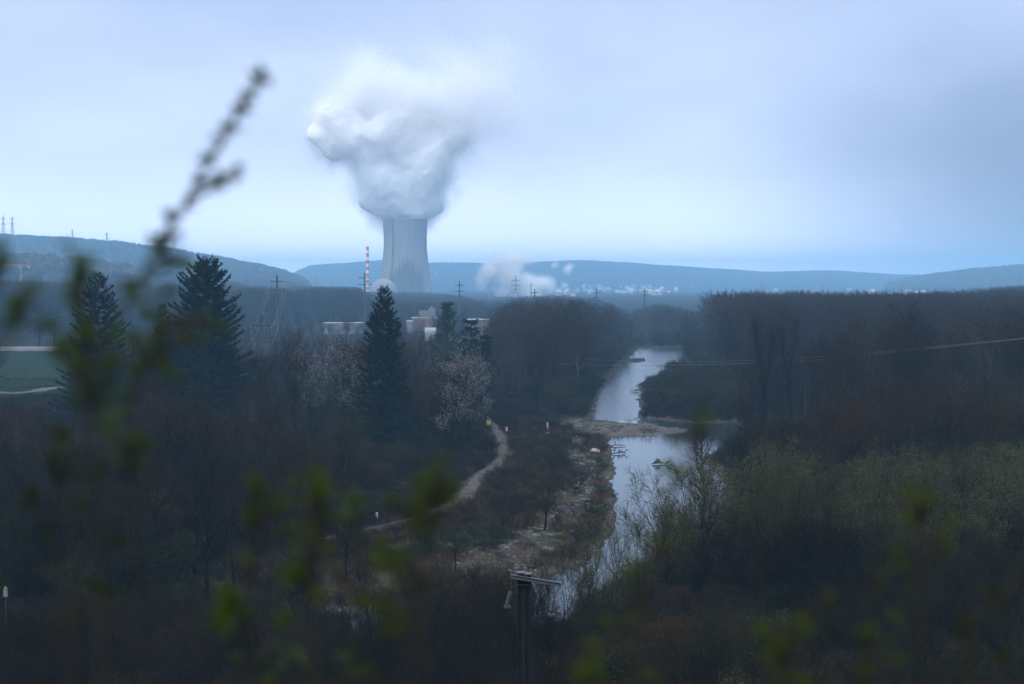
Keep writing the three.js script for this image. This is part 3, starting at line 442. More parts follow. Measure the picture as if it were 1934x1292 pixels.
    steam(t, 'upper_vapour', 2500, [[690, 192, 66, 1.1], [762, 188, 80, 1], [640, 196, 50, 0.8], [850, 205, 86, 0.8], [820, 240, 70, 0.8], [890, 240, 60, 0.6], [930, 200, 80, 0.45], [870, 160, 80, 0.4]], 22000, drop(64, 18, 0.32), 0.02, [0.25, 0.5]);
    steam(t, 'veil', 2510, [[920, 200, 80, 0.16], [820, 146, 90, 0.15], [910, 146, 100, 0.09], [980, 170, 100, 0.07], [940, 250, 70, 0.08], [680, 150, 80, 0.12], [1020, 230, 100, 0.05], [640, 190, 70, 0.3], [700, 160, 80, 0.3], [880, 290, 60, 0.15], [600, 300, 40, 0.2]], 20000, drop(70, 30, 0.32), 0.012, [0.3, 0.6]);
  }
  steam(cloud('low white steam drifting over the buildings right of the cooling tower'), 'billow', 2600, [[1005, 552, 26, 1.2], [1030, 545, 26, 1], [985, 535, 30, 0.6], [960, 520, 36, 0.55], [925, 525, 32, 0.5], [1000, 510, 36, 0.55], [960, 498, 30, 0.45], [1015, 530, 32, 0.6], [905, 540, 24, 0.35], [945, 545, 26, 0.35], [985, 492, 24, 0.4], [1035, 560, 24, 0.7], [930, 500, 24, 0.3]], 30000, drop(30, 10, 0.4), 0.034, [0.4, 0.64]);
  steam(cloud('thin forked wisp of steam right of the low drifting steam'), 'wisp', 3000, [[1068, 538, 7, 2], [1064, 530, 8, 2], [1057, 522, 9, 1.8], [1052, 512, 9, 1.5], [1050, 503, 9, 1.2], [1066, 520, 9, 1.2], [1072, 511, 9, 1], [1076, 503, 8, 0.9]], 2600, drop(16, 7, 0.42), 0.05, [0.36, 0.6]);
}

// ---------------------------------------------------------------- tree kinds
const M = {
  bark: matte(0.007021, 0.005171, 0.003399), twig: matte(0.01867, 0.01285, 0.007406), twigRed: matte(0.0249, 0.01447, 0.007406), twigOlive: matte(0.02928, 0.02139, 0.008116), barkGrey: matte(0.0585, 0.0533, 0.0468),
  bud: leafy(0.03855, 0.04927, 0.015), budOlive: leafy(0.02698, 0.02618, 0.01111), ivy: leafy(0.01879, 0.03654, 0.01462, 0.2), willow: leafy(0.09396, 0.1174, 0.05325), blossom: leafy(0.29, 0.275, 0.28, 0.4),
  needle: leafy(0.006429, 0.01621, 0.01022, 0.15), needleBlue: leafy(0.005262, 0.0148, 0.0115, 0.15), pine: leafy(0.03132, 0.0522, 0.02923, 0.15), conifBark: matte(0.03, 0.022, 0.018),
  dryGrass: leafy(0.0783, 0.0522, 0.03132, 0.3), green: leafy(0.019, 0.02977, 0.01169, 0.3), bramble: leafy(0.06, 0.04, 0.03, 0.2),
};
function grow(p0, dir, len, nseg, wob, up, R) {
  const pts = [p0]; let d = unit(dir), p = p0;
  for (let i = 0; i < nseg; i++) {
    const q = randDir(R); d = unit([d[0] + q[0] * wob, d[1] + q[1] * wob + up, d[2] + q[2] * wob]);
    p = [p[0] + d[0] * len / nseg, p[1] + d[1] * len / nseg, p[2] + d[2] * len / nseg]; pts.push(p);
  }
  return pts;
}
const on = (pts, t) => { const f = clamp(t, 0, 0.9999) * (pts.length - 1), k = Math.floor(f), u = f - k, a = pts[k], b = pts[k + 1]; return { p: [mix(a[0], b[0], u), mix(a[1], b[1], u), mix(a[2], b[2], u)], d: unit([b[0] - a[0], b[1] - a[1], b[2] - a[2]]) }; };
// a leafless broadleaf tree: trunk with limbs and boughs, a crown of branchlets and twigs, and if asked buds, leaves or blossom on them
function bareTree(seed, o) {
  const R = rng(seed), wood = new MB(), crown = new MB(), leaves = new MB(), { H = 20, clear = 0.3, spread = 0.26, leaders = 3, limbs = 12, l2 = 7, l3 = 6, l4 = 6, leaf = 0, leafLen = 0.12, leafWid = 0.07, twigR = 0.011, ang = 0.85, up = 0.1, round = 1, lean = 0, stems = 1, droop = 0, ivy = 0 } = o;
  const tips = [];
  const stemList = [];
  for (let s = 0; s < stems; s++) {
    const a = R() * 6.28, out = stems > 1 ? 0.28 + 0.4 * R() : lean, r = (H * 0.0165) / Math.sqrt(stems), h0 = stems > 1 ? H * 0.16 : H * (clear + 0.08 * R());
    const trunk = grow([stems > 1 ? Math.cos(a) * 0.25 : 0, -0.4, stems > 1 ? Math.sin(a) * 0.25 : 0], [Math.cos(a) * out, 1, Math.sin(a) * out], h0, 5, 0.06, 0.04, R);
    wood.tube(trunk, taper(6, r * 1.25, r * 0.9, 0.5), 7);
    const nl = leaders;
    for (let k = 0; k < nl; k++) {
      const { p, d } = on(trunk, 0.98), b = a + k * 6.283 / nl + R(), t = nl > 1 ? (k ? 0.22 + 0.2 * R() : 0.08) * (spread / 0.26) : 0.02, pd = perp(d, b);
      const len = (H - h0) * (k ? 0.78 + 0.18 * R() : 1), dd = unit([d[0] + pd[0] * t, d[1] + 0.25, d[2] + pd[2] * t]);
      const L = grow(p, dd, len, 8, 0.09, 0.07, R), r0 = r * 0.9 * Math.pow(1 / nl, 0.42);
      wood.tube(L, taper(9, r0, 0.015, 0.8), 5); stemList.push({ L, len, r0 });
    }
  }
  const per = Math.max(3, Math.round(limbs / stemList.length * 1.6));
  for (const { L, len, r0 } of stemList) {
    for (let k = 0; k < per; k++) {
      const t = 0.06 + 0.9 * (k + R() * 0.8) / per, { p, d } = on(L, t), env = Math.pow(Math.sin(Math.PI * clamp(0.22 + 0.72 * t)), 0.6 * round);
      const pd = perp(d, k * 2.4 + R()), g = ang * (1.1 - 0.45 * t) * (0.8 + 0.4 * R()), len1 = H * spread * env * (0.75 + 0.5 * R()) / Math.max(0.55, Math.sin(g)) * 0.8;
      const L1 = grow(p, [d[0] * Math.cos(g) + pd[0] * Math.sin(g), d[1] * Math.cos(g) + pd[1] * Math.sin(g), d[2] * Math.cos(g) + pd[2] * Math.sin(g)], len1, 5, 0.16, up, R), rr = r0 * mix(0.5, 0.22, t);
      wood.tube(L1, taper(6, rr, 0.012, 0.9), 4);
      for (let k2 = 0; k2 < l2; k2++) {
        const t2 = 0.2 + 0.8 * (k2 + R()) / l2, q = on(L1, t2), pe = perp(q.d, k2 * 2.5 + R() * 1.5), g2 = 0.5 + 0.5 * R(), len2 = len1 * 0.5 * (1.1 - 0.55 * t2) * (0.7 + 0.6 * R());
        const L2 = grow(q.p, [q.d[0] + pe[0] * g2, q.d[1] + pe[1] * g2 + 0.1, q.d[2] + pe[2] * g2], len2, 3, 0.2, up * 0.8 - droop * 0.3, R);
        (rr > 0.06 ? wood : crown).tube(L2, taper(4, Math.max(rr * 0.4, twigR * 1.8), twigR * 0.9), 3);
        for (let k3 = 0; k3 < l3; k3++) {
          const t3 = 0.15 + 0.85 * (k3 + R()) / l3, w = on(L2, t3), pf = perp(w.d, R() * 6.28), g3 = 0.5 + 0.6 * R(), len3 = len2 * 0.55 * (0.6 + 0.7 * R()) + 0.15;
          const d3 = unit([w.d[0] + pf[0] * g3, w.d[1] + pf[1] * g3 + 0.12 - droop, w.d[2] + pf[2] * g3]), e = [w.p[0] + d3[0] * len3, w.p[1] + d3[1] * len3, w.p[2] + d3[2] * len3];
          crown.twig(w.p, e, twigR * 1.15);
          for (let k4 = 0; k4 < l4; k4++) {
            const t4 = 0.15 + 0.85 * R(), b = [mix(w.p[0], e[0], t4), mix(w.p[1], e[1], t4), mix(w.p[2], e[2], t4)], ph = perp(d3, R() * 6.28), g4 = 0.4 + 0.7 * R(), len4 = (0.3 + 0.5 * R()) * Math.min(1, 0.3 + len3 * 0.45) * (o.twigLen ?? 1);
            const d4 = unit([d3[0] + ph[0] * g4, d3[1] + ph[1] * g4 + 0.18 - droop, d3[2] + ph[2] * g4]), f = [b[0] + d4[0] * len4, b[1] + d4[1] * len4, b[2] + d4[2] * len4];
            crown.twig(b, f, twigR);
            for (let n = 0; n < leaf; n++) { const u = n ? R() : 1, c = [mix(b[0], f[0], u), mix(b[1], f[1], u), mix(b[2], f[2], u)], dl = unit([d4[0] + (R() - .5) * 1.6, d4[1] + (R() - .5) * 1.6, d4[2] + (R() - .5) * 1.6]); leaves.leaf(c, dl, perp(dl, R() * 6.28), leafLen * (0.6 + 0.8 * R()), leafWid * (0.6 + 0.8 * R())); }
          }
        }
      }
    }
  }
  if (ivy) { const ivyMB = new MB(); for (let n = 0; n < ivy; n++) { const s = stemList[Math.floor(R() * stemList.length)], t = R() * 0.45, q = on(s.L, t), a = R() * 6.28, r = 0.15 + 0.5 * R() * (1 - t); const base = R() < 0.5 ? q.p : [mix(0, s.L[0][0], R()), R() * s.L[0][1], mix(0, s.L[0][2], R())]; const d = randDir(R); ivyMB.leaf([base[0] + Math.cos(a) * r, base[1] + (R() - .5) * 0.6, base[2] + Math.sin(a) * r], d, perp(d, R() * 6.28), 0.22, 0.2); } leaves.ivy = ivyMB.geo(); }
  return { trunk: wood.geo(), crown: crown.geo(), leaves: leaves.tris ? leaves.geo() : null, ivy: leaves.ivy, H };
}
// spruce: whorls of boughs whose sprays hang
function spruce(seed, o) {
  const R = rng(seed), wood = new MB(), need = new MB(), { H = 30, rad = 5, base = 0.06, shape = 0.75, whorls = 62, droop = 0.5, spray = 1.6, dead = 0 } = o;
  const trunk = grow([0, -0.5, 0], [0, 1, 0], H + 0.4, 12, 0.008, 0, R); wood.tube(trunk, taper(13, H * 0.0135, 0.03, 0.85), 8);
  for (let k = 0; k < whorls; k++) {
    const t = base + (1 - base) * Math.pow((k + R() * 0.5) / whorls, 0.92), y = t * H, L0 = rad * Math.pow(Math.max(0, 1 - t), shape) * (1 - 0.25 * Math.exp(-Math.pow((t - base) / 0.08, 2))), n = 5 + Math.floor(R() * 3);
    for (let b = 0; b < n; b++) {
      const a = b / n * 6.283 + k * 1.3 + R() * 0.5, L = (L0 * (0.62 + 0.55 * R()) + 0.25), c = Math.cos(a), s = Math.sin(a), rise = mix(-0.28, 0.75, Math.pow(t, 2.2)) + (R() - 0.5) * 0.25;
      if (R() < 0.07) continue;
      const tj = clamp(t + (R() - 0.5) * 1.6 / whorls, 0, 0.985), q = on(trunk, tj).p, yj = tj * H, N = 5, pts = [];
      for (let i = 0; i <= N; i++) { const u = i / N; pts.push([q[0] + c * L * u, yj + L * (rise * u - droop * 0.42 * Math.sin(u * 2.2) * (1 - t * 0.6) + 0.2 * u * u * u), q[2] + s * L * u]); }
      wood.tube(pts, taper(N + 1, 0.035 + L * 0.008, 0.008), 3);
      const m = Math.max(5, Math.round(L * 8 * spray));
      for (let i = 0; i < m; i++) {
        const u = 0.12 + 0.88 * Math.sqrt((i + R()) / m), w = on(pts, u), side = i % 2 ? 1 : -1, spread = (0.3 + 0.5 * R()) * (1.2 - 0.5 * u) * Math.min(1, L * 0.35 + 0.25);
        const hang = 0.35 + 0.5 * R() * (1 - t * 0.7), d = unit([w.d[0] * 0.75 - s * side * 0.75, w.d[1] * 0.6 - hang, w.d[2] * 0.75 + c * side * 0.75]);
        need.leaf(w.p, d, perp(d, R() * 6.28), spread * (1.1 + 0.6 * R()), spread * 0.46);
        if (R() < 0.75) { const d2 = unit([w.d[0] + (R() - .5) * 0.8, w.d[1] + 0.15 - R() * 0.6, w.d[2] + (R() - .5) * 0.8]); need.leaf(w.p, d2, perp(d2, R() * 6.28), spread * 1.1, spread * 0.4); }
      }
      const e = on(pts, 1); need.leaf([e.p[0], e.p[1], e.p[2]], e.d, perp(e.d, 1.5), 0.5, 0.16);
    }
  }
  for (let k = 0; k < 14; k++) { const d = unit([(R() - .5), 1.2 + R(), (R() - .5)]); need.leaf([0, H * (0.955 + 0.04 * R()), 0], d, perp(d, R() * 6), 0.55, 0.14); }
  return { trunk: wood.geo(), crown: need.geo(), H };
}
// pine: open tiers of upward tufts
function pine(seed, o) {
  const R = rng(seed), wood = new MB(), need = new MB(), { H = 18, rad = 4, tiers = 13 } = o;
  const trunk = grow([0, -0.5, 0], [0, 1, 0], H, 10, 0.02, 0, R); wood.tube(trunk, taper(11, H * 0.016, 0.03), 7);
  for (let k = 0; k < tiers; k++) {
    const t = 0.28 + 0.7 * k / tiers, n = 4 + Math.floor(R() * 2), L0 = rad * Math.pow(1.04 - t, 0.62);
    for (let b = 0; b < n; b++) {
      const a = b / n * 6.28 + R() * 0.8, q = on(trunk, t).p, L = L0 * (0.6 + 0.6 * R()), pts = grow(q, [Math.cos(a), 0.22 + 0.3 * t, Math.sin(a)], L, 4, 0.08, 0.1, R);
      wood.tube(pts, taper(5, 0.07, 0.02), 3);
      for (let j = 0; j < 16; j++) { const w = on(pts, 0.3 + 0.7 * Math.sqrt(R())), c = [w.p[0] + (R() - .5) * 0.9, w.p[1] + (R() - .2) * 0.5, w.p[2] + (R() - .5) * 0.9]; for (let i = 0; i < 6; i++) { const d = randDir(R); d[1] = Math.abs(d[1]) * 0.9 + 0.05; need.leaf(c, unit(d), perp(unit(d), R() * 6), 0.42, 0.13); } }
    }
  }
  return { trunk: wood.geo(), crown: need.geo(), H };
}
function plant(kind, label, cat, proto, mats, x, z, opt = {}) {
  const { s = 1, sy = s, turn = 0, group, sink = 0.1 } = opt;
  const t = thing(kind, label, cat, x, groundH(x, z) - sink, z, group); t.rotation.y = turn; t.scale.set(s, sy, s);
  part(t, 'trunk', proto.trunk, mats[0]); part(t, 'crown', proto.crown, mats[1]);
  if (proto.leaves) part(t, mats[2] === M.blossom ? 'blossom' : 'foliage', proto.leaves, mats[2]);
  if (proto.ivy) part(t, 'ivy', proto.ivy, M.ivy);
  return t;
}
const near = [11, 12, 13, 14, 15, 16].map((s, k) => bareTree(s, { H: 18, clear: [0.22, 0.3, 0.34, 0.25, 0.4, 0.28][k], spread: [0.26, 0.22, 0.2, 0.28, 0.18, 0.24][k], leaders: [3, 2, 1, 4, 2, 3][k], limbs: 15, l2: 6, l3: 5, l4: 4, ivy: k % 3 === 1 ? 500 : 0 }));
const mid = [21, 22, 23, 24, 25, 26].map((s, k) => bareTree(s, { H: 24, clear: [0.3, 0.36, 0.28, 0.4, 0.33, 0.3][k], spread: [0.2, 0.18, 0.22, 0.16, 0.2, 0.19][k], leaders: [3, 2, 4, 1, 3, 2][k], limbs: 15, l2: 6, l3: 5, l4: 4, twigR: 0.017, twigLen: 1.5 }));
const midLeaf = [31, 32, 33].map((s, k) => bareTree(s, { H: 22, clear: 0.24, spread: [0.24, 0.2, 0.26][k], leaders: 3, limbs: 14, l2: 6, l3: 5, l4: 3, twigR: 0.016, twigLen: 1.4, leaf: 2, leafLen: 0.2, leafWid: 0.13 }));
const far = [41, 42, 43, 44].map((s, k) => bareTree(s, { H: 24, clear: 0.22, spread: [0.22, 0.2, 0.24, 0.18][k], leaders: [3, 2, 4, 3][k], limbs: 12, l2: 4, l3: 4, l4: 2, twigR: 0.035, twigLen: 2.2 }));
const blossomT = [51, 52].map((s, k) => bareTree(s, { H: 18, clear: 0.2, spread: [0.2, 0.24][k], leaders: 3, limbs: 15, l2: 6, l3: 5, l4: 3, twigR: 0.015, leaf: 2, leafLen: 0.12, leafWid: 0.09 }));
const willowT = [61, 62, 63].map((s, k) => bareTree(s, { H: 13, stems: [5, 4, 6][k], leaders: 2, limbs: 22, l2: 6, l3: 5, l4: 4, spread: 0.22, ang: 0.6, up: 0.16, twigR: 0.011, leaf: 2, leafLen: 0.1, leafWid: 0.05 }));
const bigWillow = bareTree(66, { H: 13.5, stems: 8, leaders: 3, limbs: 52, l2: 7, l3: 5, l4: 4, spread: 0.3, ang: 0.75, up: 0.13, twigR: 0.012, leaf: 2, leafLen: 0.12, leafWid: 0.055 });
const shrubT = [71, 72, 73, 74].map((s, k) => bareTree(s, { H: 4, stems: 8, leaders: 2, limbs: 18, l2: 4, l3: 4, l4: 3, spread: 0.3, ang: 0.6, up: 0.14, twigR: 0.009, leaf: k > 1 ? 1 : 0, leafLen: 0.14, leafWid: 0.08, twigLen: 0.9 }));
const poplar = [81, 82].map((s) => bareTree(s, { H: 26, clear: 0.3, spread: 0.12, leaders: 2, limbs: 22, l2: 6, l3: 5, l4: 3, ang: 0.5, up: 0.22, twigR: 0.02, twigLen: 1.5 }));

const DIRT = (x, z) => riverSd(x, z);
for (const list of [near, mid, midLeaf, far, blossomT, willowT, shrubT, poplar, [bigWillow]]) for (const p of list) { let m = 0; for (const g of [p.trunk, p.crown]) { g.computeBoundingBox(); m = Math.max(m, g.boundingBox.max.y); } p.H = m; }
const T = rng(2024);
M.twigShaded = matte(0.0105, 0.0085, 0.0065);  // darker twig copy: foreground shade put into the colour of near slope trees
const SHADED = [M.bark, M.twigShaded], PALE = [M.barkGrey, M.twig], GREY = [M.bark, M.twig], RED = [M.bark, M.twigRed], OLV = [M.bark, M.twigOlive];

// --- the conifers and other trees that stand out
{
  const list = [
    ['spruce_tree', 'dark spruce in front of the cooling tower, middle of the three tall spruces', spruce(101, { H: 30, rad: 6.6, shape: 0.72, whorls: 64 }), [M.conifBark, M.needle], 720, 240, 540],
    ['spruce_tree', 'broad dark spruce with a rounded top, beside the left ridge end', spruce(102, { H: 31, rad: 11, shape: 0.62, whorls: 64, droop: 0.35, spray: 1.5 }), [M.conifBark, M.needleBlue], 388, 262, 490],
    ['spruce_tree', 'leftmost tall spruce, thin pointed top and gaps between its boughs', spruce(103, { H: 31, rad: 10.8, shape: 0.82, whorls: 48, droop: 0.6, spray: 1.25 }), [M.conifBark, M.needleBlue], 194, 255, 514],
    ['spruce_tree', 'small spruce half hidden behind the broad rounded spruce', spruce(104, { H: 25, rad: 5, whorls: 50 }), [M.conifBark, M.needleBlue], 312, 290, 574],
    ['pine_tree', 'open grey green pine standing right of the reddish industrial building', pine(105, { H: 20, rad: 4.6, tiers: 15 }), [M.conifBark, M.pine], 843, 330, 563],
    ['pine_tree', 'round topped dark pine just right of the open pine', pine(106, { H: 17, rad: 4.4, tiers: 10 }), [M.conifBark, M.needle], 884, 318, 594],
    ['pine_tree', 'small dark pine behind the white blossom tree', pine(107, { H: 15, rad: 3.4, tiers: 10 }), [M.conifBark, M.needle], 914, 308, 624],
  ];
  for (const [n, l, pr, m, px, D, top] of list) { const [x, z] = spot(px, D), y = groundH(x, z), h = P(px, top, D).y - y; plant(n, l, 'tree', pr, m, x, z, { s: h / pr.H, turn: T() * 6 }); }
  const special = [
    ['blossom_tree', 'white blossoming tree at the bend of the footpath', blossomT[0], [M.bark, M.twig, M.blossom], 846, 232, 640],
    ['blossom_tree', 'white blossoming tree left of the middle spruce', blossomT[1], [M.bark, M.twig, M.blossom], 652, 262, 624],
    ['blossom_tree', 'sparse pale blossoming tree, leftmost of those with white flowers', blossomT[1], [M.bark, M.twig, M.blossom], 586, 268, 652],
    ['blossom_tree', 'slim pale blossoming tree leaning beside the top of the footpath', blossomT[0], [M.bark, M.twig, M.blossom], 918, 285, 652],
    ['blossom_tree', 'lower white blossoming tree just right of the biggest blossoming one', blossomT[1], [M.bark, M.twig, M.blossom], 884, 246, 672],
    ['bare_tree', 'tall bare tree with forked crown right of the river, left of a pair', poplar[0], [M.bark, M.twig], 1438, 255, 600],
    ['bare_tree', 'tall bare tree with forked crown right of the river, right of a pair', poplar[1], [M.bark, M.twigRed], 1497, 270, 590],
    ['bare_tree', 'bare tree with thick low fork in the wood left of the middle spruce', near[0], GREY, 470, 225, 665],
    ['bare_tree', 'bare twin stemmed tree in front of the leftmost blossom tree', near[1], GREY, 563, 240, 650],
    ['bare_tree', 'dark bare tree behind the marker posts above the riverside scrub', near[3], GREY, 1015, 300, 672],
    ['willow_tree', 'large budding willow in front of the pool, biggest green tree by the water', bigWillow, [M.bark, M.twigOlive, M.willow], 1310, 128, 850],
    ['willow_tree', 'thin budding willow in front of the water, right of the steel mast', willowT[1], [M.bark, M.twig, M.willow], 1130, 108, 985],
    ['willow_tree', 'twiggy budding tree just above and right of the mast arm', willowT[2], [M.bark, M.twigOlive, M.bud], 1075, 104, 1012],
    ['willow_tree', 'slim budding tree before the water between the thin willow and the big willow', willowT[0], [M.bark, M.twigOlive, M.willow], 1205, 118, 940],
    ['willow_tree', 'low budding tree at the water edge left of the steel mast', willowT[1], [M.bark, M.twig, M.bud], 925, 104, 1050],
    ['bare_tree', 'fine twigged bare tree in front of the glimpse of water left of the mast', near[4], GREY, 800, 100, 1075],
    ['bare_tree', 'slender upright tree rising above the big willow', near[2], [M.bark, M.twigOlive], 1325, 150, 785],
    ['bare_tree', 'leaning bare tree right of the big willow', near[4], GREY, 1395, 170, 790],
    ['bare_tree', 'bare tree with spreading twigs on the scrub left of the steel mast', near[5], GREY, 860, 140, 960],
    ['bare_tree', 'crooked bare tree on the scrub, just above the mast head', near[0], OLV, 1030, 165, 850],
    ['bare_tree', 'bare forked tree on the dark scrub left, below the footpath end', near[3], GREY, 590, 135, 985],
    ['bare_tree', 'bare forked tree left of the bend of water beside the mast', near[1], GREY, 700, 120, 1010],
    ['bare_tree', 'low spreading bare tree at lower left beside the dark scrub', near[3], OLV, 470, 120, 1000],
  ];
  for (const [n, l, pr, m, px, D, top] of special) { const [x, z] = spot(px, D), y = groundH(x, z), h = P(px, top, D).y - y; plant(n, l, 'tree', pr, m, x, z, { s: h / pr.H * (pr === bigWillow ? 1.3 : pr === blossomT[1] && px < 600 ? 0.8 : pr === blossomT[0] && px < 900 ? 1.2 : 1), sy: h / pr.H, turn: T() * 6 }); }
}
// --- woods: trees told apart one by one, nearest first
const standing = [];
// what has to stay in view: column, half width, distance and the row down to which nothing tall stands before it
const HEROES = [[720, 46, 240, 810], [388, 62, 262, 715], [194, 52, 255, 770], [312, 20, 290, 650], [843, 26, 330, 640], [890, 30, 318, 660], [860, 66, 232, 800], [652, 48, 262, 740], [586, 36, 268, 770], [918, 26, 285, 800], [1438, 30, 255, 770], [1497, 30, 270, 770], [1310, 120, 128, 1110], [1130, 62, 108, 1170], [1395, 40, 170, 950], [860, 50, 140, 1060], [1030, 55, 165, 1010], [990, 34, 52, 1292], [942, 26, 300, 900], [890, 30, 230, 925], [820, 60, 200, 985], [720, 40, 190, 1006], [1190, 60, 420, 915], [1225, 115, 314, 838], [1010, 18, 300, 830], [1036, 14, 300, 824], [1200, 70, 330, 800], [1320, 60, 300, 835], [1250, 45, 640, 664], [1095, 35, 260, 960], [650, 60, 700, 622], [800, 40, 700, 622], [60, 70, 500, 745], [494, 25, 430, 648]];
const lump = (x, z) => 0.72 + 0.56 * sstep(0.3, 0.7, fbm2(x * 0.035 + 7, z * 0.022, 2));
const skyline = lut([[-100, 526], [250, 532], [450, 540], [700, 545], [860, 560], [930, 574], [1060, 567], [1130, 576], [1190, 597], [1240, 584], [1330, 598], [1385, 593], [1440, 581], [1520, 568], [1600, 570], [1720, 566], [1800, 560], [1870, 552], [1934, 548], [2100, 545]]);
const nearDip = lut([[1340, 62], [1450, 38], [1560, 22], [1700, 6], [1800, 0]]);
const capped = (h, px, D, r) => D < 150 ? h : Math.min(h, Math.max(2, (EYE - 0.3 - (skyline(px) + sstep(860, 1000, px) * Math.max(-9, 170 * (fbm2(px * 0.032, D * 0.014, 2) - 0.46)) + (D < 340 && px > 1340 ? nearDip(px) : 0) - 535) / F * D) * (1 - 0.36 * Math.pow(r, 1.6))));
const onBar = (x, z) => z < -225 && z > -345 && sdPoly(barPoly, x, z) < 3;
const hides = (px, D, h, w) => HEROES.some(([a, hw, hD, yb]) => D < hD - 2 && Math.abs(px - a) < hw + w / D * F * 0.6 && 535 + (EYE - h - 1) / D * F < yb);
function wood(n, px0, px1, D0, D1, hs, kinds, label, group, { gap = 4, skip, name = 'bare_tree', cat = 'tree' } = {}) {
  let made = 0;
  for (let k = 0; k < n * 30 && made < n; k++) {
    const D = Math.sqrt(mix(D0 * D0, D1 * D1, T())), px = mix(px0, px1, T()), [x, z] = spot(px, D);
    const h = capped(mix(hs[0], hs[1], T()) * lump(x, z), px, D, T());
    if (onBar(x, z) || DIRT(x, z) < 1.5 || dLine2(x, z) < 4 || hides(px, D, h, h * 0.2) || (skip && skip(x, z, px, D)) || standing.some(([a, b]) => Math.hypot(a - x, b - z) < gap)) continue;
    standing.push([x, z]); made++;
    const [pr, mats] = kinds[Math.floor(T() * kinds.length)];
    plant(willowT.includes(pr) ? 'willow_tree' : name, label, cat, pr, mats, x, z, { s: h / pr.H * (0.9 + 0.25 * T()), sy: h / pr.H, turn: T() * 6.28, group });
  }
}
const shadedK = near.flatMap((p) => [[p, SHADED], [p, SHADED], [p, RED]]), nearK = near.flatMap((p) => [[p, GREY], [p, RED], [p, GREY], [p, PALE]]), midK = mid.flatMap((p) => [[p, GREY], [p, RED], [p, GREY], [p, PALE]]), oliveK = midLeaf.flatMap((p) => [[p, [M.bark, M.twigOlive, M.budOlive]]]);
const inScrub = (x, z) => sdPoly(scrubPoly, x, z) < 2, inField = (x, z) => sdPoly(fieldPoly, x, z) < 0;
wood(80, -40, 920, 205, 330, [13, 20], [...nearK, ...nearK, ...midLeaf.map((p) => [p, [M.bark, M.twigOlive, M.bud]])], 'bare brown tree in the dark wood around the tall spruces', 'bare trees of the left wood', { gap: 4.5, skip: (x, z) => inScrub(x, z) });
wood(36, 1380, 1990, 215, 330, [17, 27], midK, 'tall bare tree at the front of the dark wood right of the river', 'front trees of the right wood', { gap: 5 });
wood(40, 1400, 1990, 330, 520, [21, 29], midK, 'tall bare tree deep in the dark wood right of the river', 'back trees of the right wood', { gap: 5 });
wood(22, 1300, 1500, 440, 640, [13, 24], [...midK, ...oliveK], 'hazy tree on the right bank where the river comes into view', 'hazy trees of the right bank', { gap: 6 });
wood(34, 935, 1165, 330, 640, [14, 24], [...midK, ...oliveK], 'tall hazy tree of the riverside wood on the left bank', 'riverside trees of the left bank', { gap: 6, skip: (x, z) => DIRT(x, z) < 3 });
wood(10, 1140, 1340, 655, 720, [12, 18], far.map((p) => [p, GREY]), 'hazy bare tree at the far end of the visible river', 'trees at the far end of the river', { gap: 6 });
wood(14, -60, 520, 620, 800, [25, 31], far.flatMap((p) => [[p, GREY], [p, RED]]), 'hazy bare tree in the wood beyond the green field', 'trees beyond the green field', { gap: 9 });
const isl = (x, z) => sdPoly(islandPoly, x, z) > -1.2;
wood(16, 1212, 1470, 300, 420, [5, 10], [...near.slice(0, 3).map((p) => [p, OLV]), [near[3], RED]], 'small bare tree on the overgrown spit right of the river', 'trees on the spit', { gap: 5, skip: isl });
wood(44, 1212, 1470, 298, 420, [2, 4.4], shrubT.flatMap((p) => [[p, [M.bark, M.twigOlive, M.willow]]]), 'grey green willow bush on the overgrown spit right of the river', 'bushes on the spit', { gap: 2.5, skip: isl, name: 'willow_bush', cat: 'bush' });
wood(26, 1290, 1990, 165, 235, [7, 12], [...nearK, ...willowT.map((p) => [p, [M.bark, M.twigOlive, M.budOlive]])], 'low tree on the dark bank below the right wood', 'low trees below the right wood', { gap: 3.5 });
wood(40, 1440, 1990, 108, 150, [8, 11.5], willowT.flatMap((p) => [[p, [M.bark, M.twigOlive, M.bud]], [p, [M.bark, M.twigOlive, M.willow]]]), 'budding green willow in the thicket at lower right', 'willows of the lower right thicket', { gap: 4 });
wood(20, 1060, 1990, 60, 104, [5, 9], [...shadedK, ...willowT.map((p) => [p, [M.bark, M.twigOlive, M.budOlive]])], 'dark bare tree on the near slope at the bottom right', 'dark trees on the right of the near slope', { gap: 3.2, skip: (x, z) => DIRT(x, z) < 1.5 });
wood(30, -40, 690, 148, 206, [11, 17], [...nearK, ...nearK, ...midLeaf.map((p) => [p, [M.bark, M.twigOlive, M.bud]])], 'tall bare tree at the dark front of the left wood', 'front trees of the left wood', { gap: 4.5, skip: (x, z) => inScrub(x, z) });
wood(34, -40, 700, 62, 150, [7, 12], [...shadedK, ...willowT.map((p) => [p, [M.bark, M.twig, M.budOlive]])], 'dark bare tree in the gloomy thicket at the lower left', 'dark trees of the lower left thicket', { gap: 3.6 });
wood(10, 700, 1010, 62, 100, [5, 8.5], shadedK, 'dark twiggy tree on the near slope left of the steel mast', 'dark trees left of the mast', { gap: 3.2, skip: (x, z) => DIRT(x, z) < 1 });
wood(60, 640, 1140, 150, 310, [1.6, 3.6], shrubT.flatMap((p, k) => [[p, [M.bark, k % 2 ? M.twigRed : M.twigOlive, M.bud]]]), 'scrubby bush between the footpath and the river', 'bushes between footpath and river', { gap: 2.6, skip: (x, z, px, D) => !inScrub(x, z), name: 'bush', cat: 'bush' });
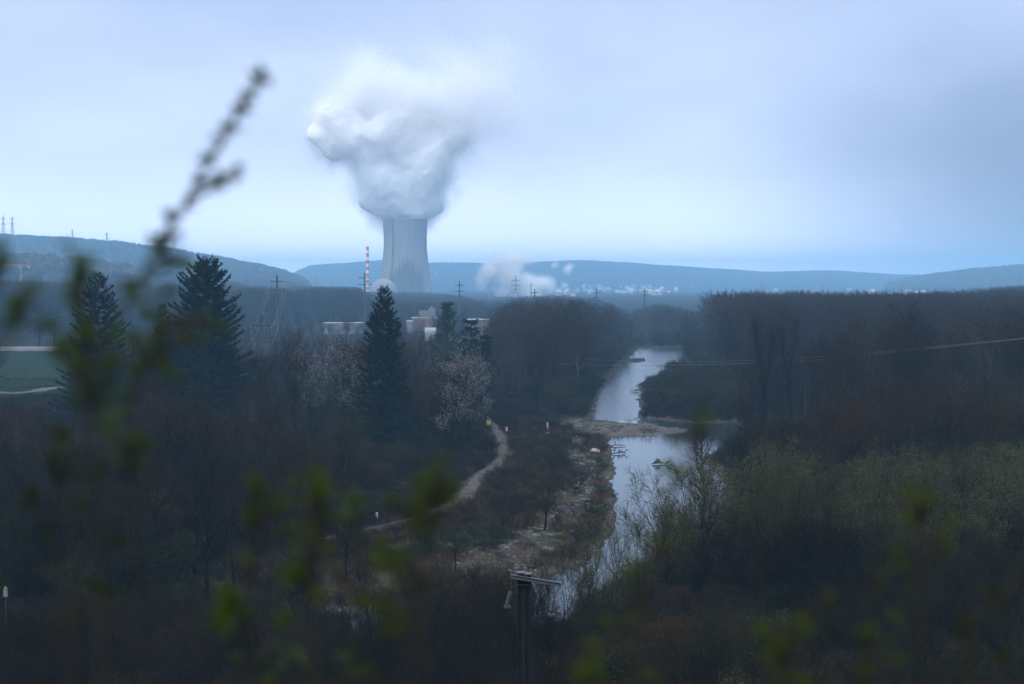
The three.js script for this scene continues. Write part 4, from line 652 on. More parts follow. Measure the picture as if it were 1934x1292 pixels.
wood(22, 1020, 1125, 285, 420, [2.6, 5], shrubT.flatMap((p) => [[p, [M.bark, M.twigOlive, M.bud]]]), 'rounded olive bush at the left water edge', 'bushes along the left water edge', { gap: 2.2, name: 'bush', cat: 'bush', skip: (x, z) => DIRT(x, z) > 9 });
wood(40, -40, 930, 190, 300, [2.5, 6], shrubT.flatMap((p, k) => [[p, [M.bark, M.twigRed, k % 2 ? M.bud : M.ivy]]]), 'undergrowth bush beneath the trees of the left wood', 'undergrowth bushes of the left wood', { gap: 3, name: 'bush', cat: 'bush', skip: inScrub });
wood(14, 440, 930, 420, 900, [5, 9], far.map((p) => [p, GREY]), 'hazy low tree on the plain around the industrial buildings', 'low trees on the hazy plain', { gap: 12 });

// --- what nobody could count: the far woods, the hill forest, undergrowth
function scatter(name, geo, mat, list, label) {
  const m = new THREE.InstancedMesh(geo, mat, list.length), q = new THREE.Object3D(), c = new THREE.Color();
  list.forEach(([x, y, z, s, sy, a, t], k) => { q.position.set(x, y, z); q.scale.set(s, sy, s); q.rotation.set(0, a, 0); q.updateMatrix(); m.setMatrixAt(k, q.matrix); m.setColorAt(k, c.setRGB(t[0], t[1], t[2])); });
  m.name = numbered(name); m.castShadow = m.receiveShadow = true; tag(m, label, null, null, 'stuff'); scene.add(m); return m;
}
{
  const farAll = far.map((f) => mergeGeometries([f.trunk, f.crown])), white = matte(1, 1, 1), lists = farAll.map(() => []), R = rng(5);
  for (let k = 0; k < 60000; k++) {
    const D = Math.sqrt(mix(640 * 640, 4200 * 4200, R() * R())), px = mix(-120, 2050, R()), [x, z] = spot(px, D); if (hillH(x, z) > 14) continue;
    let h = (23 + 5 * R()) * lump(x * 0.4, z * 0.4); const open = px > 400 && px < 940 && D < 1000, back = px > 700 && px < 960 && D < 1900;
    if (open) continue; if (back) h = R() < 0.4 ? 7 + 6 * R() : 14; if (px > 860 && px < 1640 && D > 800) { h = Math.min(h, (EYE - 27 / F * D + 1) * (0.75 + 0.3 * R())); if (h < 4) continue; } if (px > 1140 && px < 1340 && D < 720) continue;
    if (px < 420 && D < 800) continue;
    if (px > 1140 && px < 1400 && D < 900) h *= 0.7; if (px > 680 && px < 870) { h = Math.min(h, (EYE - 19 / F * D) * (0.8 + 0.2 * R())); if (h < 4) continue; }
    if (D > 1500 && R() < 0.35) continue; h = capped(h, px, D, R());
    const v = 0.7 + 0.6 * R(), red = R(); lists[k % 4].push([x, groundH(x, z), z, h / far[k % 4].H * (1 + 0.3 * R()), h / far[k % 4].H, R() * 6.28, [0.03 * v, (0.021 + 0.007 * red) * v, 0.019 * v]]);
  }
  // the parts of the right wood and the left bank that stand behind the single trees
  for (let k = 0; k < 1500; k++) { const D = Math.sqrt(mix(400 * 400, 700 * 700, R())), px = mix(1345, 2080, R()), [x, z] = spot(px, D); if (DIRT(x, z) < 4) continue; const v = 0.7 + 0.6 * R(), h = 22 + 5 * R(); lists[k % 4].push([x, groundH(x, z), z, h / far[k % 4].H * 1.1, h / far[k % 4].H, R() * 6.28, [0.025 * v, 0.019 * v, 0.016 * v]]); }
  for (let k = 0; k < 420; k++) { const D = Math.sqrt(mix(360 * 360, 660 * 660, R())), px = mix(930, 1165, R()), [x, z] = spot(px, D); if (DIRT(x, z) < 6) continue; const v = 0.7 + 0.6 * R(), h = capped((13 + 9 * R()) * lump(x, z), px, D, R()); lists[k % 4].push([x, groundH(x, z), z, h / far[k % 4].H * 1.1, h / far[k % 4].H, R() * 6.28, [0.027 * v, 0.021 * v, 0.016 * v]]); }
  lists.forEach((l, k) => scatter('far_wood', farAll[k], white, l, 'hazy bare woodland spreading over the valley floor to the hills'));
  // the trees that nobody could tell apart between those that stand singly
  const colored = (pr, cols) => mergeGeometries([pr.trunk, pr.crown, pr.leaves].filter(Boolean).map((g, k) => { const h = g.clone(), n = h.attributes.position.count, c = new Float32Array(n * 3); for (let i = 0; i < n; i++) c.set(cols[k], i * 3); h.setAttribute('color', new THREE.BufferAttribute(c, 3)); return h; }));
  const BK = [0.009, 0.0075, 0.006], vc = new THREE.MeshPhysicalMaterial({ vertexColors: true, roughness: 1, specularIntensity: 0.06, side: THREE.DoubleSide });
  const mass = (name, label, protos, n, regions, hs) => {
    const out = protos.map(() => []);
    for (const [m, px0, px1, D0, D1, skip] of regions) for (let k = 0; k < m; k++) { const D = Math.sqrt(mix(D0 * D0, D1 * D1, R())), px = mix(px0, px1, R()), [x, z] = spot(px, D); if (DIRT(x, z) < 1.6 || dLine2(x, z) < 4 || (skip && skip(x, z, px, D))) continue; const j = Math.floor(R() * protos.length), h = capped(mix(hs[0], hs[1], R()) * lump(x, z), px, D, R()); if (onBar(x, z) || hides(px, D, h, h * 0.2)) continue; const v = 0.5 + R(), tw = R(); out[j].push([x, groundH(x, z) - 0.1, z, h / protos[j][0].H * (0.95 + 0.35 * R()), h / protos[j][0].H, R() * 6.28, [v * (0.85 + 0.35 * tw), v, v * (1.1 - 0.25 * tw)]]); }
    out.forEach((l, j) => l.length && scatter(name, colored(protos[j][0], [BK, protos[j][1], protos[j][2]]), vc, l, label));
  };
  const TD = [0.0105, 0.0088, 0.0066], LD = [0.02, 0.027, 0.009], TW = [0.018, 0.01136, 0.006423], TR = [0.02399, 0.01277, 0.006423], TO = [0.02159, 0.01562, 0.005812], LB = [0.02781, 0.034, 0.01159], LO = [0.02627, 0.02472, 0.01159], LI = [0.01462, 0.02714, 0.01253];  // the darkest twig and leaf tones carry painted shade for the foreground thicket
  mass('dark_woodland', 'dark mass of bare trees filling the woods beside the river', [[mid[0], TW], [mid[1], TR], [mid[2], TO], [midLeaf[0], TO, LO], [mid[4], TW]], 0, [[270, 1390, 2060, 225, 420], [480, 1330, 2080, 420, 640], [70, 960, 1180, 340, 640, (x, z) => DIRT(x, z) < 5]], [16, 27]);
  mass('dark_woodland', 'dark reddish mass of lower trees along the foot of the right wood', [[near[1], TR], [near[3], TW], [near[5], TR], [midLeaf[2], TO, LO]], 0, [[330, 1300, 2060, 170, 300], [90, 1400, 2060, 150, 200]], [7, 14]);
  mass('hazy_woodland', 'hazy low trees on the plain before the industrial buildings', [[near[0], TW], [near[5], TO], [midLeaf[1], TO, LO]], 0, [[300, 400, 690, 400, 900], [260, 680, 960, 400, 900], [160, 120, 420, 480, 700]], [5, 11]);
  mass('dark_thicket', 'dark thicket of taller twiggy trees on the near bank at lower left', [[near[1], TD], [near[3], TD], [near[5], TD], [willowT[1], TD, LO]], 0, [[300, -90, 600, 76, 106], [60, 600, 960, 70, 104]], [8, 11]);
  mass('bank_bushes', 'bushes that overhang both banks upstream', [[shrubT[0], TW], [shrubT[2], TO, LB], [near[4], TO]], 0, [[900, 1020, 1220, 330, 680, (x, z) => DIRT(x, z) > 9], [600, 1270, 1400, 400, 680, (x, z) => DIRT(x, z) > 12]], [3, 8]);
  mass('dark_woodland', 'dark mass of smaller bare trees around the tall spruces', [[near[0], TW], [near[1], TR], [near[3], TW], [midLeaf[1], TO, LO], [midLeaf[2], TO, LB]], 0, [[210, -60, 920, 205, 380, inScrub], [70, -60, 690, 148, 206, inScrub]], [9, 17]);
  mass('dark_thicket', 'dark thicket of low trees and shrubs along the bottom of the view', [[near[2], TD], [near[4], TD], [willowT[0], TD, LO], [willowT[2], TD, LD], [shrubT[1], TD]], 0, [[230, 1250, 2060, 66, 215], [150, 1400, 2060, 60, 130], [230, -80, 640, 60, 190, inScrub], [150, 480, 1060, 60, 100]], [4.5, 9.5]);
  mass('undergrowth', 'dense undergrowth of shrubs beneath the woods', [[shrubT[0], TW], [shrubT[1], TR], [shrubT[2], TO, LB], [shrubT[3], TO, LI]], 0, [[520, -80, 930, 190, 380, inScrub], [1500, 1290, 2060, 150, 420], [500, 1380, 2060, 420, 640], [160, 940, 1180, 300, 640, (x, z) => DIRT(x, z) > 30], [300, 1200, 1480, 298, 420, isl], [180, 1140, 1420, 640, 720], [700, -80, 700, 66, 190, inScrub], [700, 1100, 2060, 62, 150]], [2.5, 6]);
  // forest on the hills: small rough crowns
  const crowns = [0, 1].map((v) => { const g = v ? new THREE.ConeGeometry(0.34, 1, 7, 3) : new THREE.IcosahedronGeometry(0.5, 1), a = g.attributes.position, r = rng(9 + v); const seen = new Map(); for (let i = 0; i < a.count; i++) { const key = [a.getX(i), a.getY(i), a.getZ(i)].map((q) => q.toFixed(3)).join(); if (!seen.has(key)) seen.set(key, 0.75 + 0.5 * r()); const s = seen.get(key); a.setXYZ(i, a.getX(i) * s, a.getY(i) * (v ? 1 : 0.6 + 0.6 * s) + 0.5, a.getZ(i) * s); } g.computeVertexNormals(); return g; });
  const hl = [[], []];
  for (let k = 0; k < 170000; k++) {
    const D = mix(1200, 7100, Math.sqrt(R())), px = mix(-160, 2100, R()), [x, z] = spot(px, D), h = hillH(x, z); if (h < 8) continue;
    const rest = fbm2(x * 0.004, z * 0.004 + 30, 3); if (D > 4800 && h < 26 && rest > 0.5) continue;
    if (D > 4800 && h < 24 && px > 1070 && px < 1420 && R() < 0.85) continue; if (D > 4800 && px > 800 && px < 885 && h > 15 && h < 110 && R() < 0.8) continue;
    const con = R() < 0.3 + 0.5 * (rest - 0.3), s = 12 + 8 * R() + (con ? 3 : 0), v = 0.6 + 0.8 * R();
    hl[con ? 1 : 0].push([x, groundH(x, z) - 1, z, con ? s * 0.9 : s * 0.8, s, R() * 6.28, con ? [0.02 * v, 0.034 * v, 0.024 * v] : [0.042 * v, 0.038 * v, 0.028 * v]]);
  }
  hl.forEach((l, k) => scatter('hill_forest', crowns[k], matte(1, 1, 1), l, k ? 'dark conifers of the forest that covers the hills' : 'bare broadleaf forest that covers the hills'));
  // undergrowth: stems and tufts on the scrub, the banks and the wood floor
  const tuft = (seed, n, h, w, bend) => { const r = rng(seed), m = new MB(); for (let k = 0; k < n; k++) { const a = r() * 6.28, d = unit([Math.cos(a) * bend * r(), 1, Math.sin(a) * bend * r()]); m.leaf([(r() - .5) * w, -0.05, (r() - .5) * w], d, perp(d, r() * 6.28), h * (0.5 + 0.7 * r()), 0.035 + 0.02 * r()); } return m.geo(); };
  const bram = (seed) => { const r = rng(seed), m = new MB(); for (let k = 0; k < 26; k++) { const a = r() * 6.28, p = grow([(r() - .5) * 0.8, -0.05, (r() - .5) * 0.8], [Math.cos(a) * 0.6, 1, Math.sin(a) * 0.6], 0.8 + 1.3 * r(), 4, 0.2, -0.12, r); m.tube(p, taper(5, 0.012, 0.005), 3); for (let j = 0; j < 5; j++) { const w = on(p, 0.3 + 0.7 * r()), d = unit([w.d[0] + r() - .5, w.d[1] + r() - .3, w.d[2] + r() - .5]); m.twig(w.p, [w.p[0] + d[0] * 0.5, w.p[1] + d[1] * 0.5, w.p[2] + d[2] * 0.5], 0.008); } } return m.geo(); };
  const dry = [], gr = [], br = [];
  for (let k = 0; k < 90000; k++) {
    const D = Math.sqrt(mix(62 * 62, 430 * 430, R())), px = mix(-60, 2000, R()), [x, z] = spot(px, D), sd = DIRT(x, z); if (sd < 0.6 || dLine2(x, z) < 1.25 || (onBar(x, z) && R() < 0.93)) continue;
    const scrub = inScrub(x, z), st = sdPoly(stonePoly, x, z) < 0, n = fbm2(x * 0.12, z * 0.12 + 9, 3), y = groundH(x, z), v = 0.6 + 0.7 * R();
    if (st && R() < 0.75) continue;
    if (D > 280 && inField(x, z)) { if (R() < 0.5) gr.push([x, y, z, 0.8, 0.35, R() * 6.28, [v, v, v]]); continue; }
    if (scrub ? n > 0.56 : n > 0.6) gr.push([x, y, z, 0.9 + R(), 0.5 + 0.6 * R(), R() * 6.28, [v, v, v]]);
    else if (scrub ? R() < 0.6 : R() < 0.2) dry.push([x, y, z, 0.9 + 0.8 * R(), 0.6 + 0.7 * R(), R() * 6.28, [v, v * (0.8 + 0.2 * R()), v * 0.9]]);
    else if (R() < 0.6) br.push([x, y, z, 0.8 + 0.7 * R(), 0.6 + 0.8 * R(), R() * 6.28, [v, v, v]]);
  }
  scatter('dry_grass', tuft(3, 34, 0.8, 1.3, 0.9), M.dryGrass, dry, 'dry reddish brown grass on the scrub beside the river');
  scatter('green_grass', tuft(4, 40, 0.5, 1.3, 0.7), M.green, gr, 'patches of green grass on banks and field');
  scatter('bramble_undergrowth', bram(5), matte(0.013, 0.0105, 0.008), br, 'dark tangled undergrowth beneath trees and along the slope');
}

// ---------------------------------------------------------------- steel mast of the railway line on the near slope
const steelD = matte(0.014, 0.016, 0.019, { specularIntensity: 0.25, roughness: 0.6 }), galv = std(0.05, 0.056, 0.065, 0.5);
{
  const D = 52, k = D / F, at = (px, py, d = D) => P(px, py, d), c = at(990, 1083), y = groundH(c.x, -D) - 0.4, H = c.y - y, t = thing('railway_mast', 'dark twin beam steel mast with one slanting arm and two hanging insulators', 'mast', c.x, y, -D);
  const loc = (px, py, dz = 0) => { const p = at(px, py, D - dz); return [p.x - c.x, p.y - y, dz]; };
  const I = (w, d, f, web) => { const s = new THREE.Shape(); s.moveTo(-w, -d); s.lineTo(-w + f, -d); s.lineTo(-w + f, -web); s.lineTo(w - f, -web); s.lineTo(w - f, -d); s.lineTo(w, -d); s.lineTo(w, d); s.lineTo(w - f, d); s.lineTo(w - f, web); s.lineTo(-w + f, web); s.lineTo(-w + f, d); s.lineTo(-w, d); s.closePath(); return s; };
  for (const [px, py] of [[983.6, 1083], [996.8, 1085.5]]) { const l = loc(px, py); part(t, 'beam', new THREE.ExtrudeGeometry(I(0.125, 0.13, 0.022, 0.012), { depth: l[1], bevelEnabled: true, bevelSize: 0.006, bevelThickness: 0.006, bevelSegments: 1 }).rotateX(-Math.PI / 2).translate(l[0], 0, 0), steelD); part(t, 'beam_cap', new THREE.BoxGeometry(0.29, 0.05, 0.3).translate(l[0], l[1] + 0.033, 0), galv); }
  for (const py of [1092, 1104]) { const l = loc(990.2, py); part(t, 'strap', new THREE.BoxGeometry(0.56, 0.05, 0.33).translate(l[0], l[1], 0), steelD); }
  const a = loc(964, 1088.5, 0.22), b = loc(1059, 1104, 0.22), v = [b[0] - a[0], b[1] - a[1]], L = Math.hypot(...v), arm = new THREE.Mesh();
  const ag = mergeGeometries([new THREE.BoxGeometry(L, 0.025, 0.11).translate(0, 0.06, 0), new THREE.BoxGeometry(L, 0.025, 0.11).translate(0, -0.06, 0), new THREE.BoxGeometry(L, 0.1, 0.02)]); ag.rotateZ(Math.atan2(v[1], v[0])).translate((a[0] + b[0]) / 2, (a[1] + b[1]) / 2, 0.22); part(t, 'cross_arm', ag, galv);
  part(t, 'arm_end_plate', new THREE.BoxGeometry(0.03, 0.24, 0.16).translate(b[0], b[1] - 0.03, 0.22), galv);
  const porc = std(0.03, 0.032, 0.036, 0.55), rod = std(0.04, 0.042, 0.045, 0.5, { metalness: 0.5 });
  for (const [hooks, top, bot, clampAt] of [[[[967, 1092], [974, 1092]], [965, 1117], [957.5, 1142], [958, 1147]], [[[1047, 1105], [1057, 1107]], [1046.5, 1131], [1042.5, 1154], [1041, 1162]]]) {
    const rods = new MB(), e = loc(...top, 0.22); for (const h of hooks) rods.tube([loc(...h, 0.22), e], [0.014, 0.014], 5); part(t, 'hanger', rods.geo(), rod);
    const f = loc(...bot, 0.22), core = new MB(); core.tube([e, f, loc(...clampAt, 0.22)], [0.03, 0.03, 0.025], 8);
    const ins = part(t, 'insulator', core.geo(), rod); const d = [f[0] - e[0], f[1] - e[1]], len = Math.hypot(...d), tilt = Math.atan2(d[0], -d[1]);
    for (let i = 0; i < 8; i++) { const g = new THREE.LatheGeometry([[0.028, -0.03], [0.085, -0.024], [0.088, -0.016], [0.04, 0.018], [0.028, 0.022]].map(([x, q]) => new THREE.Vector2(x, q)), 14).rotateZ(tilt).translate(e[0] + d[0] * (i + 0.5) / 8, e[1] + d[1] * (i + 0.5) / 8, 0.22); part(ins, 'shed', g, porc); }
    const cl = loc(...clampAt, 0.22); part(t, 'wire_clamp', mergeGeometries([new THREE.BoxGeometry(0.2, 0.07, 0.08), new THREE.CylinderGeometry(0.05, 0.05, 0.09, 10).rotateX(Math.PI / 2).translate(-0.08, 0.02, 0), new THREE.CylinderGeometry(0.05, 0.05, 0.09, 10).rotateX(Math.PI / 2).translate(0.08, 0.02, 0)].map((g) => g.toNonIndexed())).translate(cl[0], cl[1], 0.22), galv);
  }
  part(t, 'foundation', new THREE.BoxGeometry(1.2, 0.9, 1.2).translate(0.02, 0.1, 0), std(0.2, 0.2, 0.2));
}
for (const [o, nm] of [[0, 'upper'], [3.5, 'lower']]) {
  wire(`thin dark wire on the left insulator of the steel mast, ${nm} of a pair`, [[300, 1258 + o, 70], [560, 1225 + o, 62], [760, 1188 + o, 57], [880, 1163 + o, 54], [957, 1147 + o * 0.5, 51.8], [1010, 1147 + o, 52.5], [1180, 1146 + o, 56], [1420, 1121 + o, 64], [1640, 1095 + o, 73], [1980, 1052 + o, 88]], 0.0045, null, wireD);
  wire(`thin dark wire on the right insulator of the steel mast, ${nm} of a pair`, [[300, 1296 + o, 66], [560, 1262 + o, 60], [760, 1228 + o, 56], [900, 1196 + o, 53.5], [1041, 1162 + o * 0.5, 51.8], [1150, 1160 + o, 54], [1300, 1156 + o, 57], [1500, 1133 + o, 64], [1720, 1108 + o, 73], [1980, 1080 + o, 85]], 0.0045, null, wireD);
}
// ---------------------------------------------------------------- marker posts and signs
const paintW = std(0.26, 0.27, 0.285, 0.6), postD = std(0.03, 0.03, 0.03, 0.7);
function marker(px, py, pyTop, label, kind) {
  const [x, z] = G(px, py, 1.2), D = -z, y = groundH(x, z), k = D / F, h = (py - pyTop) * k, t = thing('marker_post', label, 'marker post', x, y - 0.1, z);
  part(t, 'post', new THREE.CylinderGeometry(0.07, 0.07, h, 10).translate(0, h / 2, 0), kind === 1 ? std(0.12, 0.02, 0.02) : postD);
  part(t, 'board', new THREE.BoxGeometry(kind === 2 ? 0.42 : 0.3, h * (kind === 2 ? 0.55 : 0.45), 0.06).translate(0, h * 0.78, 0.09), paintW);
  part(t, 'cap', new THREE.ConeGeometry(0.12, 0.12, 10).translate(0, h + 0.05, 0), paintW);
  if (kind === 1) { part(t, 'red_box', new THREE.BoxGeometry(0.5, h * 0.42, 0.3).translate(0.12, h * 0.26, 0.1), std(0.1, 0.014, 0.016)); part(t, 'base', new THREE.BoxGeometry(0.55, 0.22, 0.4).translate(0.08, 0.14, 0.1), std(0.45, 0.45, 0.45)); }
}
marker(712, 986, 966, 'marker post with white upper half at the near end of the footpath');
marker(957, 820, 805, 'white topped post beside the upper footpath', 2);
marker(1034, 821, 800, 'white marker post over a dark red box on the scrub', 1);
{
  const [x, z] = G(923, 808, 1.2), y = groundH(x, z), t = thing('information_board', 'yellow green board on a post at the upper end of the footpath', 'sign', x, y, z);
  part(t, 'post', new THREE.BoxGeometry(0.09, 0.9, 0.09).translate(0, 0.4, 0), postD); part(t, 'board', new THREE.BoxGeometry(0.95, 1.05, 0.05).translate(0, 1.05, 0.06), std(0.22, 0.26, 0.06)); part(t, 'white_panel', new THREE.BoxGeometry(0.25, 0.4, 0.02).translate(0.02, 0.98, 0.1), paintW);
}
{
  const D = 95, [x, z] = spot(14, D), p = P(14, 1120, D), y = groundH(x, z), h = p.y - y, t = thing('small_sign', 'small white sign with a yellow top at the lower left edge', 'sign', x, y, z);
  part(t, 'post', new THREE.CylinderGeometry(0.04, 0.04, h + 0.3, 8).translate(0, h / 2, 0), postD); part(t, 'plate', new THREE.BoxGeometry(0.28, 0.5, 0.03).translate(0, h, 0.06), std(0.16, 0.17, 0.18)); part(t, 'yellow_top', new THREE.ConeGeometry(0.17, 0.24, 3).translate(0, h + 0.4, 0.06), std(0.14, 0.11, 0.01));
}
// ---------------------------------------------------------------- driftwood, stones
const driftM = matte(0.035, 0.028, 0.024), stoneM = [std(0.3, 0.29, 0.28), std(0.2, 0.195, 0.19), std(0.42, 0.41, 0.4), std(0.12, 0.11, 0.105)];
function drift(px, py, len, turn, label, snag = 3, R = rng(px * 7 + py)) {
  len *= 0.72; const [x, z] = G(px, py, 0.1), t = thing('driftwood_log', label, 'driftwood', x, 0.12, z); t.rotation.y = turn; const m = new MB(), b = new MB();
  m.tube([[-len / 2, 0, 0], [-len * 0.2, 0.12, 0.05], [len * 0.2, 0.1, -0.1], [len / 2, 0.05, 0.05]], [0.05, 0.09, 0.08, 0.03], 7, true); part(t, 'log', m.geo(), driftM);
  for (let i = 0; i < snag; i++) { const s = (R() - 0.5) * len * 0.9, a = R() * 6.28; b.tube([[s, 0.1, 0], [s + Math.cos(a) * 0.6, 0.3 + 0.5 * R(), Math.sin(a) * 0.7], [s + Math.cos(a) * 1.3, 0.25 + 0.6 * R(), Math.sin(a) * 1.4]], [0.09, 0.06, 0.02], 5); for (let j = 0; j < 5; j++) b.twig([s + Math.cos(a) * 0.6, 0.35, Math.sin(a) * 0.7], [s + Math.cos(a) * 0.6 + (R() - .5), 0.4 + R() * 0.6, Math.sin(a) * 0.7 + (R() - .5)], 0.03); }
  part(t, 'branches', b.geo(), driftM);
}
drift(1202, 739, 5, 0.1, 'dark tangle of driftwood in midstream beside the island', 7);
drift(1246, 876, 4, 0.15, 'driftwood snag in the pool left of the big willow', 6);
drift(1168, 857, 4.2, 0.5, 'driftwood branch reaching from the left bank into the pool', 5);
drift(1166, 842, 4.4, 0.02, 'thin straight branch lying on the water by the left bank', 1);
drift(1208, 791, 4, 0.2, 'dark log at the near tip of the island', 2);
drift(1256, 692, 9, 0.05, 'long dark log in the far shallows', 2);
function stoneGeo(seed) { const R = rng(seed), g = new THREE.IcosahedronGeometry(0.5, 1), a = g.attributes.position, seen = new Map(); for (let i = 0; i < a.count; i++) { const key = [a.getX(i), a.getY(i), a.getZ(i)].map((q) => q.toFixed(2)).join(); if (!seen.has(key)) seen.set(key, 0.75 + 0.5 * R()); const s = seen.get(key); a.setXYZ(i, a.getX(i) * s * 1.3, a.getY(i) * s * 0.7, a.getZ(i) * s); } g.computeVertexNormals(); return g; }
const stones = [1, 2, 3, 4].map(stoneGeo);
{ const [x, z] = G(1124, 851, 0.8), o = tag(new THREE.Mesh(stones[0], matte(0.22, 0.22, 0.22)), 'white boulder on the left bank above the pool', 'boulder'); o.name = numbered('boulder'); o.position.set(x, groundH(x, z) + 0.2, z); o.scale.setScalar(1.5); scene.add(o); }
{
  const R = rng(31), lists = [[], [], [], []];
  for (let k = 0; k < 26000; k++) {
    const D = Math.sqrt(mix(100 * 100, 420 * 420, R())), px = mix(620, 1430, R()), [x, z] = spot(px, D), sd = DIRT(x, z); if (sd < -0.8) continue;
    const st = sdPoly(stonePoly, x, z); if (st > 1 && (sd > 1.2 + R() || R() < 0.6)) continue; if (st <= 1 && fbm2(x * 0.5, z * 0.4 + 80, 3) > 0.6) continue;
    const s = 0.16 + 0.5 * R() * R() + (st <= 1 ? 0.2 * R() : 0), v = 0.5 + 0.7 * R(); lists[k % 4].push([x, groundH(x, z), z, s, s * (0.7 + 0.6 * R()), R() * 6.28, [0.11 * v, 0.105 * v, 0.1 * v]]);
  }
  lists.forEach((l, k) => scatter('bank_stones', stones[k], matte(1, 1, 1), l, 'grey stones of the river banks and the rock slope'));
}
// ---------------------------------------------------------------- left meadow: road, lamp post, bridge
structure('country_road', ribbon([[-60, 738], [30, 742], [110, 733], [230, 728], [420, 733], [640, 737]].map(([a, b]) => G(a, b, 1.2)), 5, 0.06, 4), matte(0.12, 0.12, 0.12, { map: groundTex }));
{
  const [x, z] = G(53, 731, 1.2), y = groundH(x, z), t = thing('lamp_post', 'slim lamp post at the edge of the green field', 'lamp post', x, y, z), h = P(53, 690, -z).y - y;
  part(t, 'pole', new THREE.CylinderGeometry(0.09, 0.14, h, 10).translate(0, h / 2, 0), postD); const m = new MB(); m.tube([[0, h - 0.1, 0], [0.4, h + 0.25, 0], [1.1, h + 0.3, 0]], [0.06, 0.05, 0.04], 6); part(t, 'arm', m.geo(), postD); part(t, 'lamp_head', new THREE.BoxGeometry(0.7, 0.12, 0.25).translate(1.3, h + 0.28, 0), greyW);
}
{
  const D = 600, k = D / F, [x] = spot(70, D), y = groundH(x, -D), p = P(70, 657, D), t = thing('road_bridge', 'low grey road bridge beyond the green field at the left edge', 'bridge', x, y, -D), h = p.y - y, c = std(0.2, 0.2, 0.205), L = 46;
  part(t, 'deck', new THREE.BoxGeometry(L, 1.1, 7).translate(0, h - 0.6, 0), c); part(t, 'parapet', new THREE.BoxGeometry(L, 0.7, 0.3).translate(0, h + 0.35, 3.3), std(0.28, 0.28, 0.29)); for (const q of [-0.42, -0.14, 0.14, 0.42]) part(t, 'pier', new THREE.BoxGeometry(0.9, h - 1, 5).translate(L * q, (h - 1) / 2, 0), c);
}
